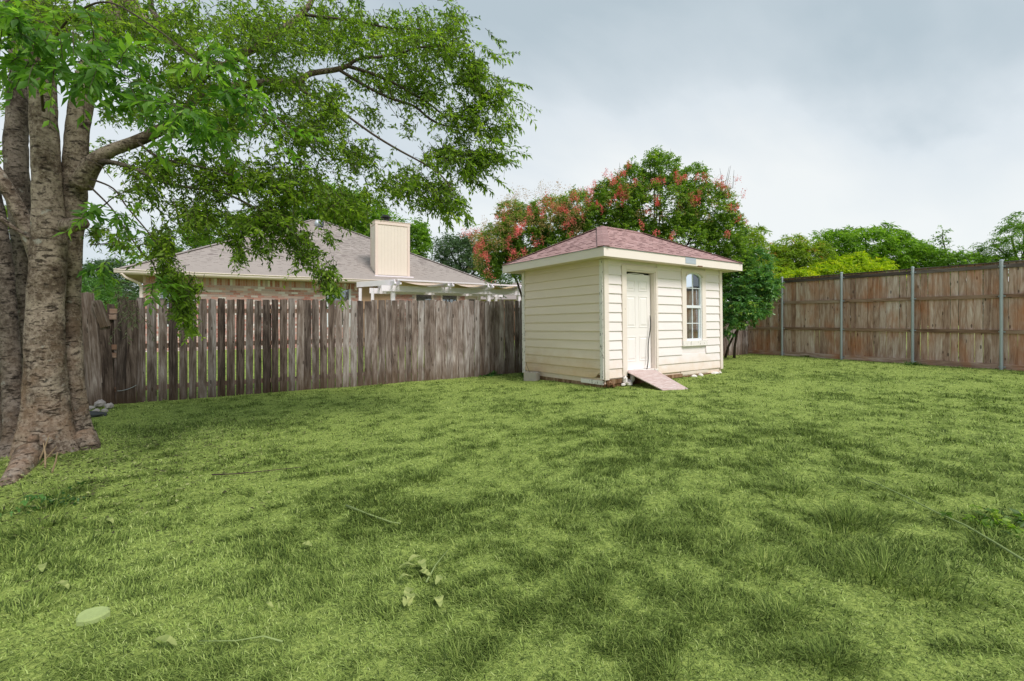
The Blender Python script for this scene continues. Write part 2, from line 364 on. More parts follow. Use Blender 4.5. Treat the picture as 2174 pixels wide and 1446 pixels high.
LE['glossy'] = leafmat('glossy_shrub_leaf', [(0,(.05,.14,.04)),(.5,(.12,.27,.075)),(.85,(.20,.38,.10)),(1,(.40,.52,.10))], .35, .28)
LE['weed'] = leafmat('weed_leaf', [(0,(.03,.10,.02)),(1,(.09,.22,.04))], .3)
LE['wilt'] = leafmat('wilted_leaf', [(0,(.10,.11,.06)),(.6,(.20,.22,.12)),(1,(.32,.32,.20))], .3, .8, (1,1,1))
LE['fallen'] = leafmat('fallen_leaf', [(0,(.22,.28,.08)),(1,(.42,.46,.16))], .2, .8, (1,1,1))
rng = random.Random(11)
# ------------------------------------------------------------------ lie of the land
FA = Vector((-6.59, 8.33)); FD = Vector((math.cos(R(28.7)), math.sin(R(28.7)))); FN = Vector((-FD.y, FD.x))   # picket fence line
KC = Vector((8.06, 17.1)); KD = Vector((.496, -.868)); KN = Vector((.868, .496))                             # board fence line
def gbase(X, Y):
    return np.interp(X, [-14,-9,-6.6,-3,.2,1.7,4.9,8.9,11.5,20], [.0,.0,.005,.055,.115,.185,.225,.30,.295,.30])
def gz(X, Y):
    X = np.asarray(X, dtype=float); Y = np.asarray(Y, dtype=float)
    z = gbase(X, Y)
    s_ = (X-FA.x)*FN.x+(Y-FA.y)*FN.y
    k = np.clip((s_-.3)/3.5, 0, 1); k = k*k*(3-2*k)
    z = z*(1-k)+.45*k
    return z + (.035*(fbm(X*.9+50, Y*.9+50, 3)-.5)) + .012*(fbm(X*4+9, Y*4+3, 2)-.5)
def G(x, y): return float(gz(x, y))
def unpx(px, py):                     # where a ray through a seen point meets the lawn
    Y = 6.0
    for i in range(40):
        X = (px-CX)/F*Y; z = float(gbase(X, Y)); Y = (EYE-z)*F/(py-HZ)
    return (px-CX)/F*Y, Y
# tufty darker grass: where it grows (seen px x, px y, radii in metres, amount)
PATCH = [(1400,900,1.6,.55,.9),(1620,930,1.5,.6,.9),(1250,960,1.3,.45,.8),(980,1100,.9,.45,.9),(1180,1060,.9,.4,1),(1440,1140,.5,.3,.9),
 (860,1060,.6,.3,.7),(1800,1100,.35,.18,1.1),(1870,1200,.42,.2,1.2),(1800,1240,.5,.2,1.),(2000,1000,1.4,.6,.8),(2100,1120,.4,.25,1.1),(2140,1160,.5,.2,1),
 (1650,1330,.35,.25,1),(1740,1400,.3,.16,1),(1480,1300,.22,.2,.8),(1100,1330,.3,.2,.8),(960,1400,.2,.12,.6),(1280,1250,.4,.2,.8),(1560,1180,.4,.2,.9),
 (1930,1260,.5,.16,1),(2060,1240,.3,.2,.8),(60,1150,.5,.35,.9),(180,1230,.4,.2,.7),(110,1060,.4,.3,.8),(600,1190,.5,.25,.6),(300,1130,.6,.3,.5),
 (720,960,.9,.4,.6),(900,1010,.25,.15,1),(1000,960,.3,.12,.7),(500,900,1.2,.3,.7),(300,920,1.,.35,.9),(1750,800,1.6,.6,.8),(2100,850,1.6,.6,.7),(1450,1000,1.4,.5,.8),
 (1150,1420,.3,.15,.9),(700,1420,.3,.12,.6),(1850,1390,.3,.15,.8),(230,1400,.3,.14,.6),(1350,1420,.25,.14,.7),(1560,1420,.2,.1,.9),(1000,860,1.4,.4,.5),(1300,850,.7,.15,.7)]
PW = [(unpx(a, b), rx, ry, k) for a, b, rx, ry, k in PATCH]
def patch(X, Y):
    X = np.asarray(X, dtype=float); Y = np.asarray(Y, dtype=float); p = np.zeros_like(X)
    wx = X+.5*(fbm(X*1.7, Y*1.7, 3)-.5)*2; wy = Y+.5*(fbm(X*1.7+40, Y*1.7+9, 3)-.5)*2
    for (c, rx, ry, k) in PW:
        p = np.maximum(p, k*np.exp(-(((wx-c[0])/rx)**2+((wy-c[1])/ry)**2)*.8))
    f = fbm(X*1.3+5, Y*1.3+7, 4); f2 = fbm(X*5+1, Y*5+2, 3)
    f3 = fbm(X*13+1, Y*13+2, 2)
    return np.clip(p*.38+(f-.5)*.6+(f2-.5)*1.1+(f3-.5)*1.25+.11, 0, 1)

s = NT('lawn_thatch', .95, .08); p = s.attr('patch')
v1 = s.noise(s.geo((1,1,1)), 38, 5, .75, .8); v2 = s.noise(s.geo((1,1,1)), 140, 3, .7, .5); v3 = s.noise(s.geo((1,1,1)), 11, 6, .75)
light = s.ramp(s.math('ADD', s.math('MULTIPLY', v1, .6), s.math('MULTIPLY', v2, .4)), [(.32,(.045,.065,.018)),(.45,(.17,.235,.055)),(.56,(.40,.49,.12)),(.72,(.52,.59,.17))])
darkc = s.ramp(s.math('ADD', s.math('MULTIPLY', v1, .5), s.math('MULTIPLY', v2, .5)), [(.3,(.022,.038,.009)),(.5,(.065,.110,.022)),(.7,(.15,.22,.05))])
pf = s.math('ADD', p, s.math('MULTIPLY', s.math('SUBTRACT', v3, .5), 2.2), clamp=True)
s.bump(s.math('ADD', v1, s.math('MULTIPLY', v2, .6)), .8, .02)
M['lawn'] = s.col(s.mix(pf, light, darkc))
s = NT('grass_blade', .75, .2); p = s.attr('patch'); r_ = s.attr('rnd')
light = s.ramp(r_, [(0,(.045,.07,.018)),(.16,(.09,.13,.03)),(.34,(.33,.44,.095)),(.8,(.43,.56,.15)),(1,(.60,.68,.27))])
darkc = s.ramp(r_, [(0,(.05,.085,.018)),(.5,(.12,.185,.034)),(.9,(.24,.32,.065)),(1,(.40,.47,.12))])
cc = s.mix(p, light, darkc); s.setin(s.b.inputs['Base Color'], cc)
tr = s.n('ShaderNodeBsdfTranslucent'); s.l(cc, tr.inputs[0]); mxn = s.n('ShaderNodeMixShader'); mxn.inputs[0].default_value = .3
s.l(s.b.outputs[0], mxn.inputs[1]); s.l(tr.outputs[0], mxn.inputs[2]); s.l(mxn.outputs[0], s.t.nodes['Material Output'].inputs[0]); M['blade'] = s.m

def grid_ground():
    xs = np.concatenate([[-300,-150,-80,-45,-28], np.arange(-20, 22, .11), [24,28,45,80,150,300]])
    ys = np.concatenate([[-150,-60,-25,-10,-4], np.arange(-2, 24, .11), [25,28,34,45,70,110,180,400]])
    X, Y = np.meshgrid(xs, ys); Z = gz(X, Y)
    V = np.stack([X.ravel(), Y.ravel(), Z.ravel()], 1); nx = len(xs); ny = len(ys)
    i = np.arange(nx*ny).reshape(ny, nx); Fq = np.stack([i[:-1,:-1].ravel(), i[:-1,1:].ravel(), i[1:,1:].ravel(), i[1:,:-1].ravel()], 1)
    me = np_mesh('lawn_ground', V, Fq, M['lawn'], smooth=True, extra={'patch': patch(X.ravel(), Y.ravel())})
    link('ground', me, kind='structure')
grid_ground()

def shed_side(X, Y):                  # inside the shed's footprint?
    a = R(35); dx = X-1.736; dy = Y-8.9
    u_ = dx*math.cos(a)+dy*math.sin(a); v_ = -dx*math.sin(a)+dy*math.cos(a)
    return (u_ > -.0) & (u_ < 3.86) & (v_ > .0) & (v_ < 2.55)

def blades(name, X, Y, L, W, tilt, az, rnd, pt, mat, label, cat='grass'):
    n = len(X); Z = gz(X, Y)-.004
    base = np.stack([X, Y, Z], 1)
    h = np.stack([np.cos(az), np.sin(az), np.zeros(n)], 1); up = np.array([0,0,1.])
    side = np.stack([-np.sin(az), np.cos(az), np.zeros(n)], 1)
    tw = np.random.RandomState(3).uniform(-1, 1, n)[:,None]; side = side+h*tw*.6; side /= np.linalg.norm(side, axis=1)[:,None]
    ct = np.cos(tilt)[:,None]; st = np.sin(tilt)[:,None]
    m1 = base+(up*ct+h*st)*(L*.5)[:,None]
    t2 = np.minimum(tilt+.55, 1.62); ct2 = np.cos(t2)[:,None]; st2 = np.sin(t2)[:,None]
    tip = m1+(up*ct2+h*st2)*(L*.5)[:,None]
    wv = side*W[:,None]*.5
    V = np.concatenate([(base-wv)[:,None], (base+wv)[:,None], (m1+wv*.8)[:,None], (m1-wv*.8)[:,None], tip[:,None]], 1).reshape(-1, 3)
    b = np.arange(n)*5
    Fq = np.concatenate([np.stack([b,b+1,b+2],1), np.stack([b,b+2,b+3],1), np.stack([b+3,b+2,b+4],1)])
    me = np_mesh(name, V, Fq, mat, rnd=np.tile(rnd, 3), smooth=False, extra={'patch': np.repeat(pt, 5)})
    return link(name, me, kind='stuff', label=label, cat=cat)

def grass():
    rs = np.random.RandomState(7)
    N = 1500000
    r = np.exp(rs.uniform(np.log(1.35), np.log(19), N)); th = rs.uniform(R(-58), R(58), N)
    # log-uniform radius gives density falling with the square of distance; keep a little less falloff
    X = r*np.sin(th); Y = r*np.cos(th)
    s1 = (X-FA.x)*FN.x+(Y-FA.y)*FN.y; s2 = (X-KC.x)*KN.x+(Y-KC.y)*KN.y
    keep = (s1 < -.02) & (s2 < -.02) & ~shed_side(X, Y) & (Y > .9)
    keep &= (rs.rand(N) < np.clip(.34+r*.20, 0, 1))
    X, Y, r = X[keep], Y[keep], r[keep]; n = len(X)
    pt = patch(X, Y)
    sel = rs.rand(n) < (.42+.58*np.clip(pt*1.6, 0, 1)); X, Y, r, pt = X[sel], Y[sel], r[sel], pt[sel]; n = len(X)
    L = rs.uniform(.014, .044, n)*(.8+.9*pt)*np.clip(.75+.08*r,.75,1.2); W = (.0015+.0009*r)*rs.uniform(.7, 1.3, n)
    W = np.minimum(W, .014)
    tilt = np.where(rs.rand(n) < .70-.40*pt, rs.uniform(1.15, 1.55, n), rs.uniform(.2, 1.25, n))
    az = rs.uniform(0, 2*np.pi, n)+.0
    flow = fbm(X*.8+3, Y*.8+8, 2)*8; az = np.where(rs.rand(n) < .5, flow+rs.normal(0, .7, n), az)
    blades('grass', X, Y, L, W, tilt, az, rs.rand(n), np.clip(pt*1.15+rs.uniform(-.25,.15,n),0,1), M['blade'], 'short patchy yellow-green lawn grass with clippings across the yard')
    print('grass blades', n)
    # tall tufts
    Xs=[];Ys=[];Ls=[];Ts=[];As=[];Ws=[]
    def tuft(px, py, rad, k, l):
        c = unpx(px, py); d = math.hypot(*c)
        q = rs.normal(0, rad*.45, (k,2)); Xs.append(c[0]+q[:,0]); Ys.append(c[1]+q[:,1]*.8)
        Ls.append(rs.uniform(l*.3, l*.78, k)); As.append(np.arctan2(q[:,1], q[:,0])+rs.normal(0,.5,k)); Ts.append(rs.uniform(.15,1.15,k)); Ws.append(np.full(k, .0018+.0008*d))
    for px, py, rad, k, l in [(1800,1110,.24,420,.20),(1870,1215,.26,420,.24),(1760,1140,.2,150,.15),(900,1015,.16,240,.16),(1680,1040,.25,260,.14),(2080,1110,.2,200,.13),
        (1500,1090,.2,180,.13),(1620,1200,.2,260,.16),(1550,1150,.2,200,.14),(1660,1310,.14,260,.13),(1760,1400,.12,240,.13),(1490,1310,.12,160,.12),(1970,1250,.22,240,.14),
        (100,1085,.14,60,.36),(130,1060,.12,50,.30),(90,1120,.2,200,.16),(40,1190,.3,260,.14),(1940,775,.2,90,.25),(1715,758,.16,70,.16),(2100,1160,.2,160,.14),
        (1000,1160,.12,120,.12),(1180,1100,.25,240,.14),(1250,1250,.2,200,.12),(700,1000,.3,160,.14),(1330,1130,.2,180,.12),(60,1300,.2,160,.11),(1420,1430,.1,120,.10),(970,1400,.1,120,.11),
        (1260,830,.12,60,.09),(1440,1140,.14,200,.13),(1650,960,.4,260,.13),(1300,935,.3,160,.12)]: tuft(px, py, rad, k, l)
    X = np.concatenate(Xs); Y = np.concatenate(Ys); n = len(X)
    blades('grass_tuft', X, Y, np.concatenate(Ls), np.concatenate(Ws), np.concatenate(Ts), np.concatenate(As), rs.rand(n), rs.uniform(.65,1,n), M['blade'], 'taller dark coarse grass tufts scattered over the lawn', 'grass')
grass()

# ------------------------------------------------------------------ fences
def frame(o, x, y=None):
    """matrix with local x along x, z up"""
    x = Vector(x).normalized(); z = Vector((0,0,1)); y = z.cross(x).normalized(); z = x.cross(y)
    m = Matrix(((x.x,y.x,z.x,o[0]),(x.y,y.y,z.y,o[1]),(x.z,y.z,z.z,o[2]),(0,0,0,1))); return m
def beam(name, a, b, wx, wy, mat, parent, up=(0,0,1), jag=False, **k):
    """a timber whose own z runs along its length (so the grain does too); wy is its height"""
    a = Vector(a); b = Vector(b); z = (b-a); L = z.length; z.normalize(); x = z.cross(Vector(up)).normalized(); y = z.cross(x)
    m = Matrix(((x.x,y.x,z.x,a.x),(x.y,y.y,z.y,a.y),(x.z,y.z,z.z,a.z),(0,0,0,1)))
    mb = MB(); n = max(1, int(L/.5)); 
    for i in range(n+1):
        t = L*i/n; j = rng.uniform(-.003,.003); j2 = rng.uniform(-.003,.003)
        mb.v += [(-wx/2+j,-wy/2+j2,t),(wx/2+j,-wy/2+j2,t),(wx/2+j,wy/2+j2,t),(-wx/2+j,wy/2+j2,t)]
    for i in range(n):
        q = i*4
        for s_ in range(4): mb.f.append((q+s_, q+(s_+1)%4, q+4+(s_+1)%4, q+4+s_)); mb.r.append(.5)
    mb.f += [(3,2,1,0), (n*4,n*4+1,n*4+2,n*4+3)]; mb.r += [.5,.5]
    return mb.build(name, mat, parent, m, **k)

def picket_mesh(w, h, t, dog=.025, rough=.008, split=0.0, mat=None):
    """one board: ragged weathered top, slightly wavy edges"""
    nseg = 7; L_=[]; R_=[]
    for i in range(nseg+1):
        z = h*i/nseg; L_.append((-w/2+rng.uniform(-.0025,.0025), z)); R_.append((w/2+rng.uniform(-.0025,.0025), z))
    L_[-1] = (-w/2+.004, h-dog-rng.uniform(0,.008)); R_[-1] = (w/2-.004, h-dog-rng.uniform(0,.008))
    tops = [(-w/2+dog*.8, h-rng.uniform(0,rough))]
    k = 4
    for i in range(1, k):
        x = -w/2+dog*.8+(w-1.6*dog)*i/k; tops.append((x, h-rng.uniform(0,rough)))
    tops.append((w/2-dog*.8, h-rng.uniform(0,rough)))
    if split:
        i = rng.randrange(1, k); tops[i] = (tops[i][0], h-split)
    poly = R_+tops[::-1]+L_[::-1]
    mb = MB(); n = len(poly); bow = rng.uniform(-.006,.006)
    def yb(z): return bow*math.sin(z/h*3.1)
    vs = [(x, yb(z)-t/2, z) for x, z in poly]+[(x, yb(z)+t/2, z) for x, z in poly]
    fs = []
    # strips front and back
    m = nseg+1; kt = len(tops)
    def strips(o, flip):
        for i in range(nseg):
            a, b = i, i+1; c, d = n-1-i-1, n-1-i
            q = (d+o, a+o, b+o, c+o); fs.append(q if not flip else q[::-1])
        q = tuple(range(nseg+o, nseg+kt+2+o)); fs.append(q if not flip else q[::-1])
    strips(0, False); strips(n, True)
    for i in range(n): j = (i+1) % n; fs.append((j, i, i+n, j+n))
    mb.add(vs, fs); me = mb.mesh('picket', mat or M['picket']); return me

def P2(s_, off=0.0): p = FA+FD*s_+FN*off; return p
def s_of_px(x):
    r = (x-CX)/F; return (r*FA.y-FA.x)/(FD.x-r*FD.y)
fence = thing('picket_fence', 'old weathered grey picket fence running across the yard and behind the cream shed', 'fence', T(FA.x, FA.y, G(FA.x, FA.y)))
g1 = [140+g/4.18 for g in (622,715,815,905,1000,1085,1165,1255,1340,1420,1505,1590,1665,1740,1820,1892,1970,2040,2112)]
g2 = [640+g/4.18 for g in (22,92,162,232,300,365,430,495,555,620,680,745,800,860,920,975,1030,1085,1135,1188,1240,1290,1340,1390,1440,1487,1535,1580,1625,1670,1715,1757,1800,1845,1890,1930,1965)]
edges = [s_of_px(x) for x in g1+g2]
while edges[-1] < 16.75: edges.append(edges[-1]+rng.uniform(.138,.146))
for i in range(len(edges)-1):
    a, b = edges[i], edges[i+1]; gap = .022 if i < 17 else (.015 if i < 27 else (.010 if i < 36 else rng.choice([.003,.004,.008,.010])))
    w_ = (b-a)-gap; c = (a+b)/2; p = P2(c, 0 if i % 9 else -.004); gl = G(p.x, p.y)
    h = 1.825+.012*math.sin(i*.9)+rng.uniform(-.016,.012)+.012
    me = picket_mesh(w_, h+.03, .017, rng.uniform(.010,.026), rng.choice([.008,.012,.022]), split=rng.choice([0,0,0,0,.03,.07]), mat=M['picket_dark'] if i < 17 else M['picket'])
    m = frame((p.x, p.y, gl-.03), (FD.x, FD.y, 0)) @ Matrix.Rotation(rng.uniform(-.006,.006), 4, 'Y')
    link('picket', me, fence, m)
# two dark pickets, doubled at the open end
for k, (xa, xb, dz) in enumerate([(246.5, 270.5, .0), (268.5, 291.0, -.03)]):
    a, b = s_of_px(xa), s_of_px(xb); p = P2((a+b)/2, -.022-.02*k)
    link('picket', picket_mesh(b-a-.004, 1.85+dz, .018, .02, .012, mat=M['picket_dark']), fence, frame((p.x, p.y, G(p.x,p.y)-.02), (FD.x,FD.y,0)) @ Matrix.Rotation(.012, 4, 'Y'))
for hz in (1.60, .98, .24):
    s0 = -.36
    while s0 < 16.6:
        s1 = min(s0+2.44, 16.7); a = P2(s0, .035); b = P2(s1-.004, .035)
        beam('rail', (a.x,a.y,G(a.x,a.y)+hz), (b.x,b.y,G(b.x,b.y)+hz), .038, .085, M['rail'], fence); s0 = s1
s0 = -.36
while s0 < 16.8:
    a = P2(s0, .10); beam('post', (a.x,a.y,G(a.x,a.y)-.1), (a.x,a.y,G(a.x,a.y)+1.72), .085, .085, M['picket_dark'], fence, up=(FN.x,FN.y,0)); s0 += 2.44

# leaning broken fence panel left of the gap
gp = thing('fence_panel', 'dark leaning fence panel with a snapped board, between tree trunk and fence gap', 'fence panel', T(*P2(-1.0), G(*P2(-1.0))))
lean = .075
def gpick(xtop, w_, h, off, mat, zb=0, **k):
    s_ = s_of_px(xtop)*1.0+.11; p = P2(s_, off)
    return link('picket', picket_mesh(w_, h, .018, .02, .01, mat=mat), gp, frame((p.x,p.y,G(p.x,p.y)-.05+zb), (FD.x,FD.y,0)) @ Matrix.Rotation(-lean+k.get('dl',0), 4, 'Y'))
for xt, w_, h, off, dl in [(170,.128,1.88,0,0),(183.5,.125,1.97,-.004,.006),(196,.125,1.97,-.010,.0),(155,.13,1.88,0,0),(140,.13,1.88,0,0),(125,.13,1.9,0,0),(110,.13,1.88,0,0),(95,.13,1.88,0,0),(80,.13,1.88,0,0)]:
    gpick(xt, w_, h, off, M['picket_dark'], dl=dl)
o = gpick(215, .165, 1.60, -.012, M['picket_dark'], dl=.02)
p = P2(s_of_px(222), -.03)
link('broken_board', picket_mesh(.15, .47, .020, .035, .01, mat=M['picket']), gp, frame((p.x+.03,p.y,G(p.x,p.y)+1.33), (FD.x,FD.y,0)) @ Matrix.Rotation(-.26, 4, 'Y') @ Matrix.Rotation(.1, 4, 'X'))
for hz in (1.50, .84, .25):
    a = P2(s_of_px(70), .035); b = P2(s_of_px(247), .03)
    beam('rail', (a.x,a.y,G(a.x,a.y)+hz+.02), (b.x,b.y,G(b.x,b.y)+hz), .038, .085, M['rail'], gp)
a = P2(s_of_px(247), .06); beam('post', (a.x,a.y,G(a.x,a.y)-.1), (a.x,a.y,G(a.x,a.y)+1.62), .07, .07, M['picket_dark'], gp, up=(FN.x,FN.y,0))
# more of the fence beyond the trunk, toward the left
fl = thing('picket_fence', 'dark picket fence seen between the stems at the left edge behind the big tree', 'fence', T(*P2(-3.4), G(*P2(-3.4))))
s0 = -6.6
while s0 < -1.92:
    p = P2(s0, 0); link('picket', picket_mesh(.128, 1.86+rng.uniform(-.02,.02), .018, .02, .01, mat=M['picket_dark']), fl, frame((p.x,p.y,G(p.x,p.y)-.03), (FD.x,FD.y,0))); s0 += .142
for hz in (1.5,.9,.25):
    a = P2(-6.7,.035); b = P2(-1.95,.035); beam('rail', (a.x,a.y,G(a.x,a.y)+hz), (b.x,b.y,G(b.x,b.y)+hz), .038, .085, M['rail'], fl)
# wire tied round the doubled pickets
mb = MB(); a = P2(s_of_px(251), -.055); b = P2(s_of_px(292), -.075)
pts = [Vector((a.x+(b.x-a.x)*t, a.y+(b.y-a.y)*t, .235-.05*math.sin(t*3.1)*.5+.09*t)) for t in [i/8 for i in range(9)]]
mb.tube(pts, .0045, 5); mb.build('wire', M['galv'], None, label='thin pale wire tied low across the two dark doubled pickets', cat='wire')

# board fence on the right
bf = thing('board_fence', 'tall weathered board fence with grey steel posts along the right side of the lawn', 'fence', T(KC.x, KC.y, G(KC.x, KC.y)))
def K2(t_, off=0.0): return KC+KD*t_+KN*off
def t_of_px(x):
    r = (x-CX)/F; return (r*KC.y-KC.x)/(KD.x-r*KD.y)
posts = [t_of_px(1567), t_of_px(1664), t_of_px(1790), t_of_px(1941), t_of_px(2129)]
posts += [posts[-1]+1.71, posts[-1]+3.42]
TOP = 2.50
def bz(t_): p = K2(t_); return float(gbase(p.x, p.y))
t0 = -.05; gcount = 0
while t0 < posts[-1]:
    w_ = rng.choice([.132,.138,.138,.142,.146]); p = K2(t0+w_/2, .0); h = TOP-.04+.03
    me = picket_mesh(w_, h, .017, .002, .003, mat=M['board'])
    link('board', me, bf, frame((p.x,p.y,bz(t0)+.02), (-KD.x,-KD.y,0)) @ Matrix.Rotation(rng.uniform(-.0022,.0022), 4, 'Y'))
    t0 += w_+(rng.choice([.004,.005,.006,.008]) if t0 < 4.4 else rng.choice([.004,.006,.010,.014,.016]))
ends = [-.05]+posts
for i in range(len(ends)-1):
    ta, tb = ends[i]+.01, ends[i+1]-.01
    for hz, hh, name in ((TOP-.085, .085, 'rail'), (1.72, .088, 'rail'), (.885, .088, 'rail')):
        a = K2(ta, -.032); b = K2(tb, -.032)
        beam(name, (a.x,a.y,bz(ta)+hz), (b.x,b.y,bz(tb)+hz), .038, hh, M['rail'] if hz < 2 else M['cap'], bf)
    a = K2(ta, -.030); b = K2(tb, -.030)
    beam('kick_board', (a.x,a.y,bz(ta)+.065), (b.x,b.y,bz(tb)+.065), .032, .135, M['board'], bf)
    a = K2(ta, -.012); b = K2(tb, -.012)
    beam('cap_board', (a.x,a.y,bz(ta)+TOP+.012), (b.x,b.y,bz(tb)+TOP+.012), .13, .022, M['cap'], bf)
for t_ in posts:
    p = K2(t_, -.095); z = bz(t_)
    mb = MB(); mb.tube([(p.x,p.y,z-.1),(p.x,p.y,z+TOP+.035)], .033, 14); o = mb.build('steel_post', M['galv'], bf, smooth=False)
    mb = MB(); mb.tube([(p.x,p.y,z+TOP+.035),(p.x,p.y,z+TOP+.055),(p.x,p.y,z+TOP+.072)], [.039,.036,.012], 12); mb.build('post_cap', M['galv'], o)
    for hz in (.065, .885, 1.72, TOP-.085):
        mb = MB(); mb.tube([(p.x,p.y,z+hz-.016),(p.x,p.y,z+hz+.016)], .038, 12)
        a = K2(t_-.06, -.054); b = K2(t_+.06, -.054); mb.bar((a.x,a.y,z+hz), (b.x,b.y,z+hz), .006, .03)
        mb.build('bracket', M['galv'], o)
    me = o.data
# small red tag seen through the boards
p = K2(t_of_px(2167), .35)
mb = MB(); mb.box(-.05,.05,-.02,.02,0,.22); mb.box(-.006,.006,-.008,.008,-1.9,0)
mb.build('stake', plain('red_flag_plastic', (.65,.05,.04), .5), None, frame((p.x,p.y,2.18), (-KD.x,-KD.y,0)), label='red marker glimpsed through a gap near the right end of the board fence', cat='marker')
# ------------------------------------------------------------------ piece helpers (shingles, bricks)
CAMP = Vector((0,0,EYE))
def emit(pieces, name, mat, parent, Mx, limit, seed=0):
    """pieces: list of (8 verts, r). nearest `limit` become objects, the rest one joined part"""
    rs = random.Random(seed)
    pc = []
    for vs, r in pieces:
        c = sum((Vector(v) for v in vs), Vector())/len(vs); pc.append(((Mx @ c-CAMP).length, c, vs, r))
    pc.sort(key=lambda q: q[0])
    FQ = {8: [(3,2,1,0),(4,5,6,7),(0,1,5,4),(1,2,6,5),(2,3,7,6),(3,0,4,7)],
          12: [(0,1,4,3),(1,2,5,4),(9,10,7,6),(10,11,8,7),(0,3,9,6),(2,8,11,5),(0,6,7,1),(1,7,8,2),(3,4,10,9),(4,5,11,10)]}
    for i, (d, c, vs, r) in enumerate(pc[:limit]):
        mb = MB(); mb.add([Vector(v)-c for v in vs], FQ[len(vs)], r); mb.build(name, mat, parent, Mx @ Matrix.Translation(c))
    if len(pc) > limit:
        mb = MB()
        for d, c, vs, r in pc[limit:]: mb.add(vs, FQ[len(vs)], r)
        mb.build(name, mat, parent, Mx, kind='stuff')
def slope_pieces(O, xd, ud, nd, xl, xr, S, expo, wr, rs, th=(.006,.013), gap=.004, s_over=0.0, dash=None):
    O, xd, ud, nd = map(Vector, (O, xd, ud, nd)); out = []; nc = int(math.ceil(S/expo))
    for c in range(nc):
        s0 = c*expo; s1 = min(S, s0+expo); x = xl(s0)-rs.uniform(0, wr[1])
        while x < xr(s0):
            w_ = rs.uniform(*wr); a, b = x+gap/2, x+w_-gap/2; x += w_
            a0, b0 = max(a, xl(s0)), min(b, xr(s0)); a1, b1 = max(a, xl(s1)), min(b, xr(s1))
            if b0-a0 < .012 : continue
            if b1 < a1: a1 = b1 = (a1+b1)/2
            t0 = rs.choice(th); t1 = .003; z0 = rs.uniform(-.002, .001)-(s_over if c == 0 else .004)
            P = lambda x_, s_, n_: tuple(O+xd*x_+ud*s_+nd*n_)
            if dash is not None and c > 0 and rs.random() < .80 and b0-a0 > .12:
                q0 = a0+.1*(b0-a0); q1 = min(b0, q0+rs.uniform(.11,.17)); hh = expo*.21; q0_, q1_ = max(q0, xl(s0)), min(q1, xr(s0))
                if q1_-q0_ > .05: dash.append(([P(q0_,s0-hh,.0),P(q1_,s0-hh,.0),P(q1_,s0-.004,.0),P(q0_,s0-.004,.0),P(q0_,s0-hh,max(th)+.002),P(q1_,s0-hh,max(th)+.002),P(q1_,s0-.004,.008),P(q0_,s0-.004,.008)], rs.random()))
            out.append(([P(a0,s0+z0,-.002),P(b0,s0+z0,-.002),P(b1,s1,-.002),P(a1,s1,-.002),P(a0,s0+z0,t0),P(b0,s0+z0,t0),P(b1,s1,t1),P(a1,s1,t1)], rs.random()))
    return out
def cap_pieces(a, b, n1, n2, wd, expo, rs, th=.010):
    """folded cap shingles from a (low) to b (high); n1,n2: directions down each side"""
    a, b, n1, n2 = map(Vector, (a, b, n1, n2)); L = (b-a).length; d = (b-a)/L; up = -(n1+n2); up = Vector((0,0,1)) if up.length < 1e-3 else up.normalized()
    out = []; s0 = 0.0
    while s0 < L-.02:
        s1 = min(L, s0+expo); lo = []; 
        def ring(s_, h): return [tuple(a+d*s_+n1*wd+up*h), tuple(a+d*s_+up*(h+.004)), tuple(a+d*s_+n2*wd+up*h)]
        out.append((ring(s0, .001)+ring(s1, .001)+ring(s0-.01, th+.008)+ring(s1, .008), rs.random())); s0 = s1
    return out

# ------------------------------------------------------------------ shed
SL, SD, SG = 3.84, 2.53, .20
Ms = T(1.736, 8.9, SG) @ Matrix.Rotation(R(35), 4, 'Z') @ Matrix.Rotation(-.014, 4, 'X')
shed = thing('garden_shed', 'cream lap-sided garden shed with red shingled hip roof and arched window', 'shed', Ms)
def FX(x, o, z): return (x, -o, z)
def LX(x, o, z): return (-o, x, z)
def RX(x, o, z): return (SL+o, x, z)
def BX(x, o, z): return (x, SD+o, z)
def mbox(mb, mp, x0, x1, o0, o1, z0, z1, r=None):
    mb.hexa([mp(x0,o0,z0),mp(x1,o0,z0),mp(x1,o1,z0),mp(x0,o1,z0),mp(x0,o0,z1),mp(x1,o0,z1),mp(x1,o1,z1),mp(x0,o1,z1)], r); return mb
def sbox(name, mat, mp, x0, x1, o0, o1, z0, z1, parent=shed, Mx=Ms, **k):
    return mbox(MB(), mp, x0, x1, o0, o1, z0, z1).build(name, mat, parent, Mx, **k)
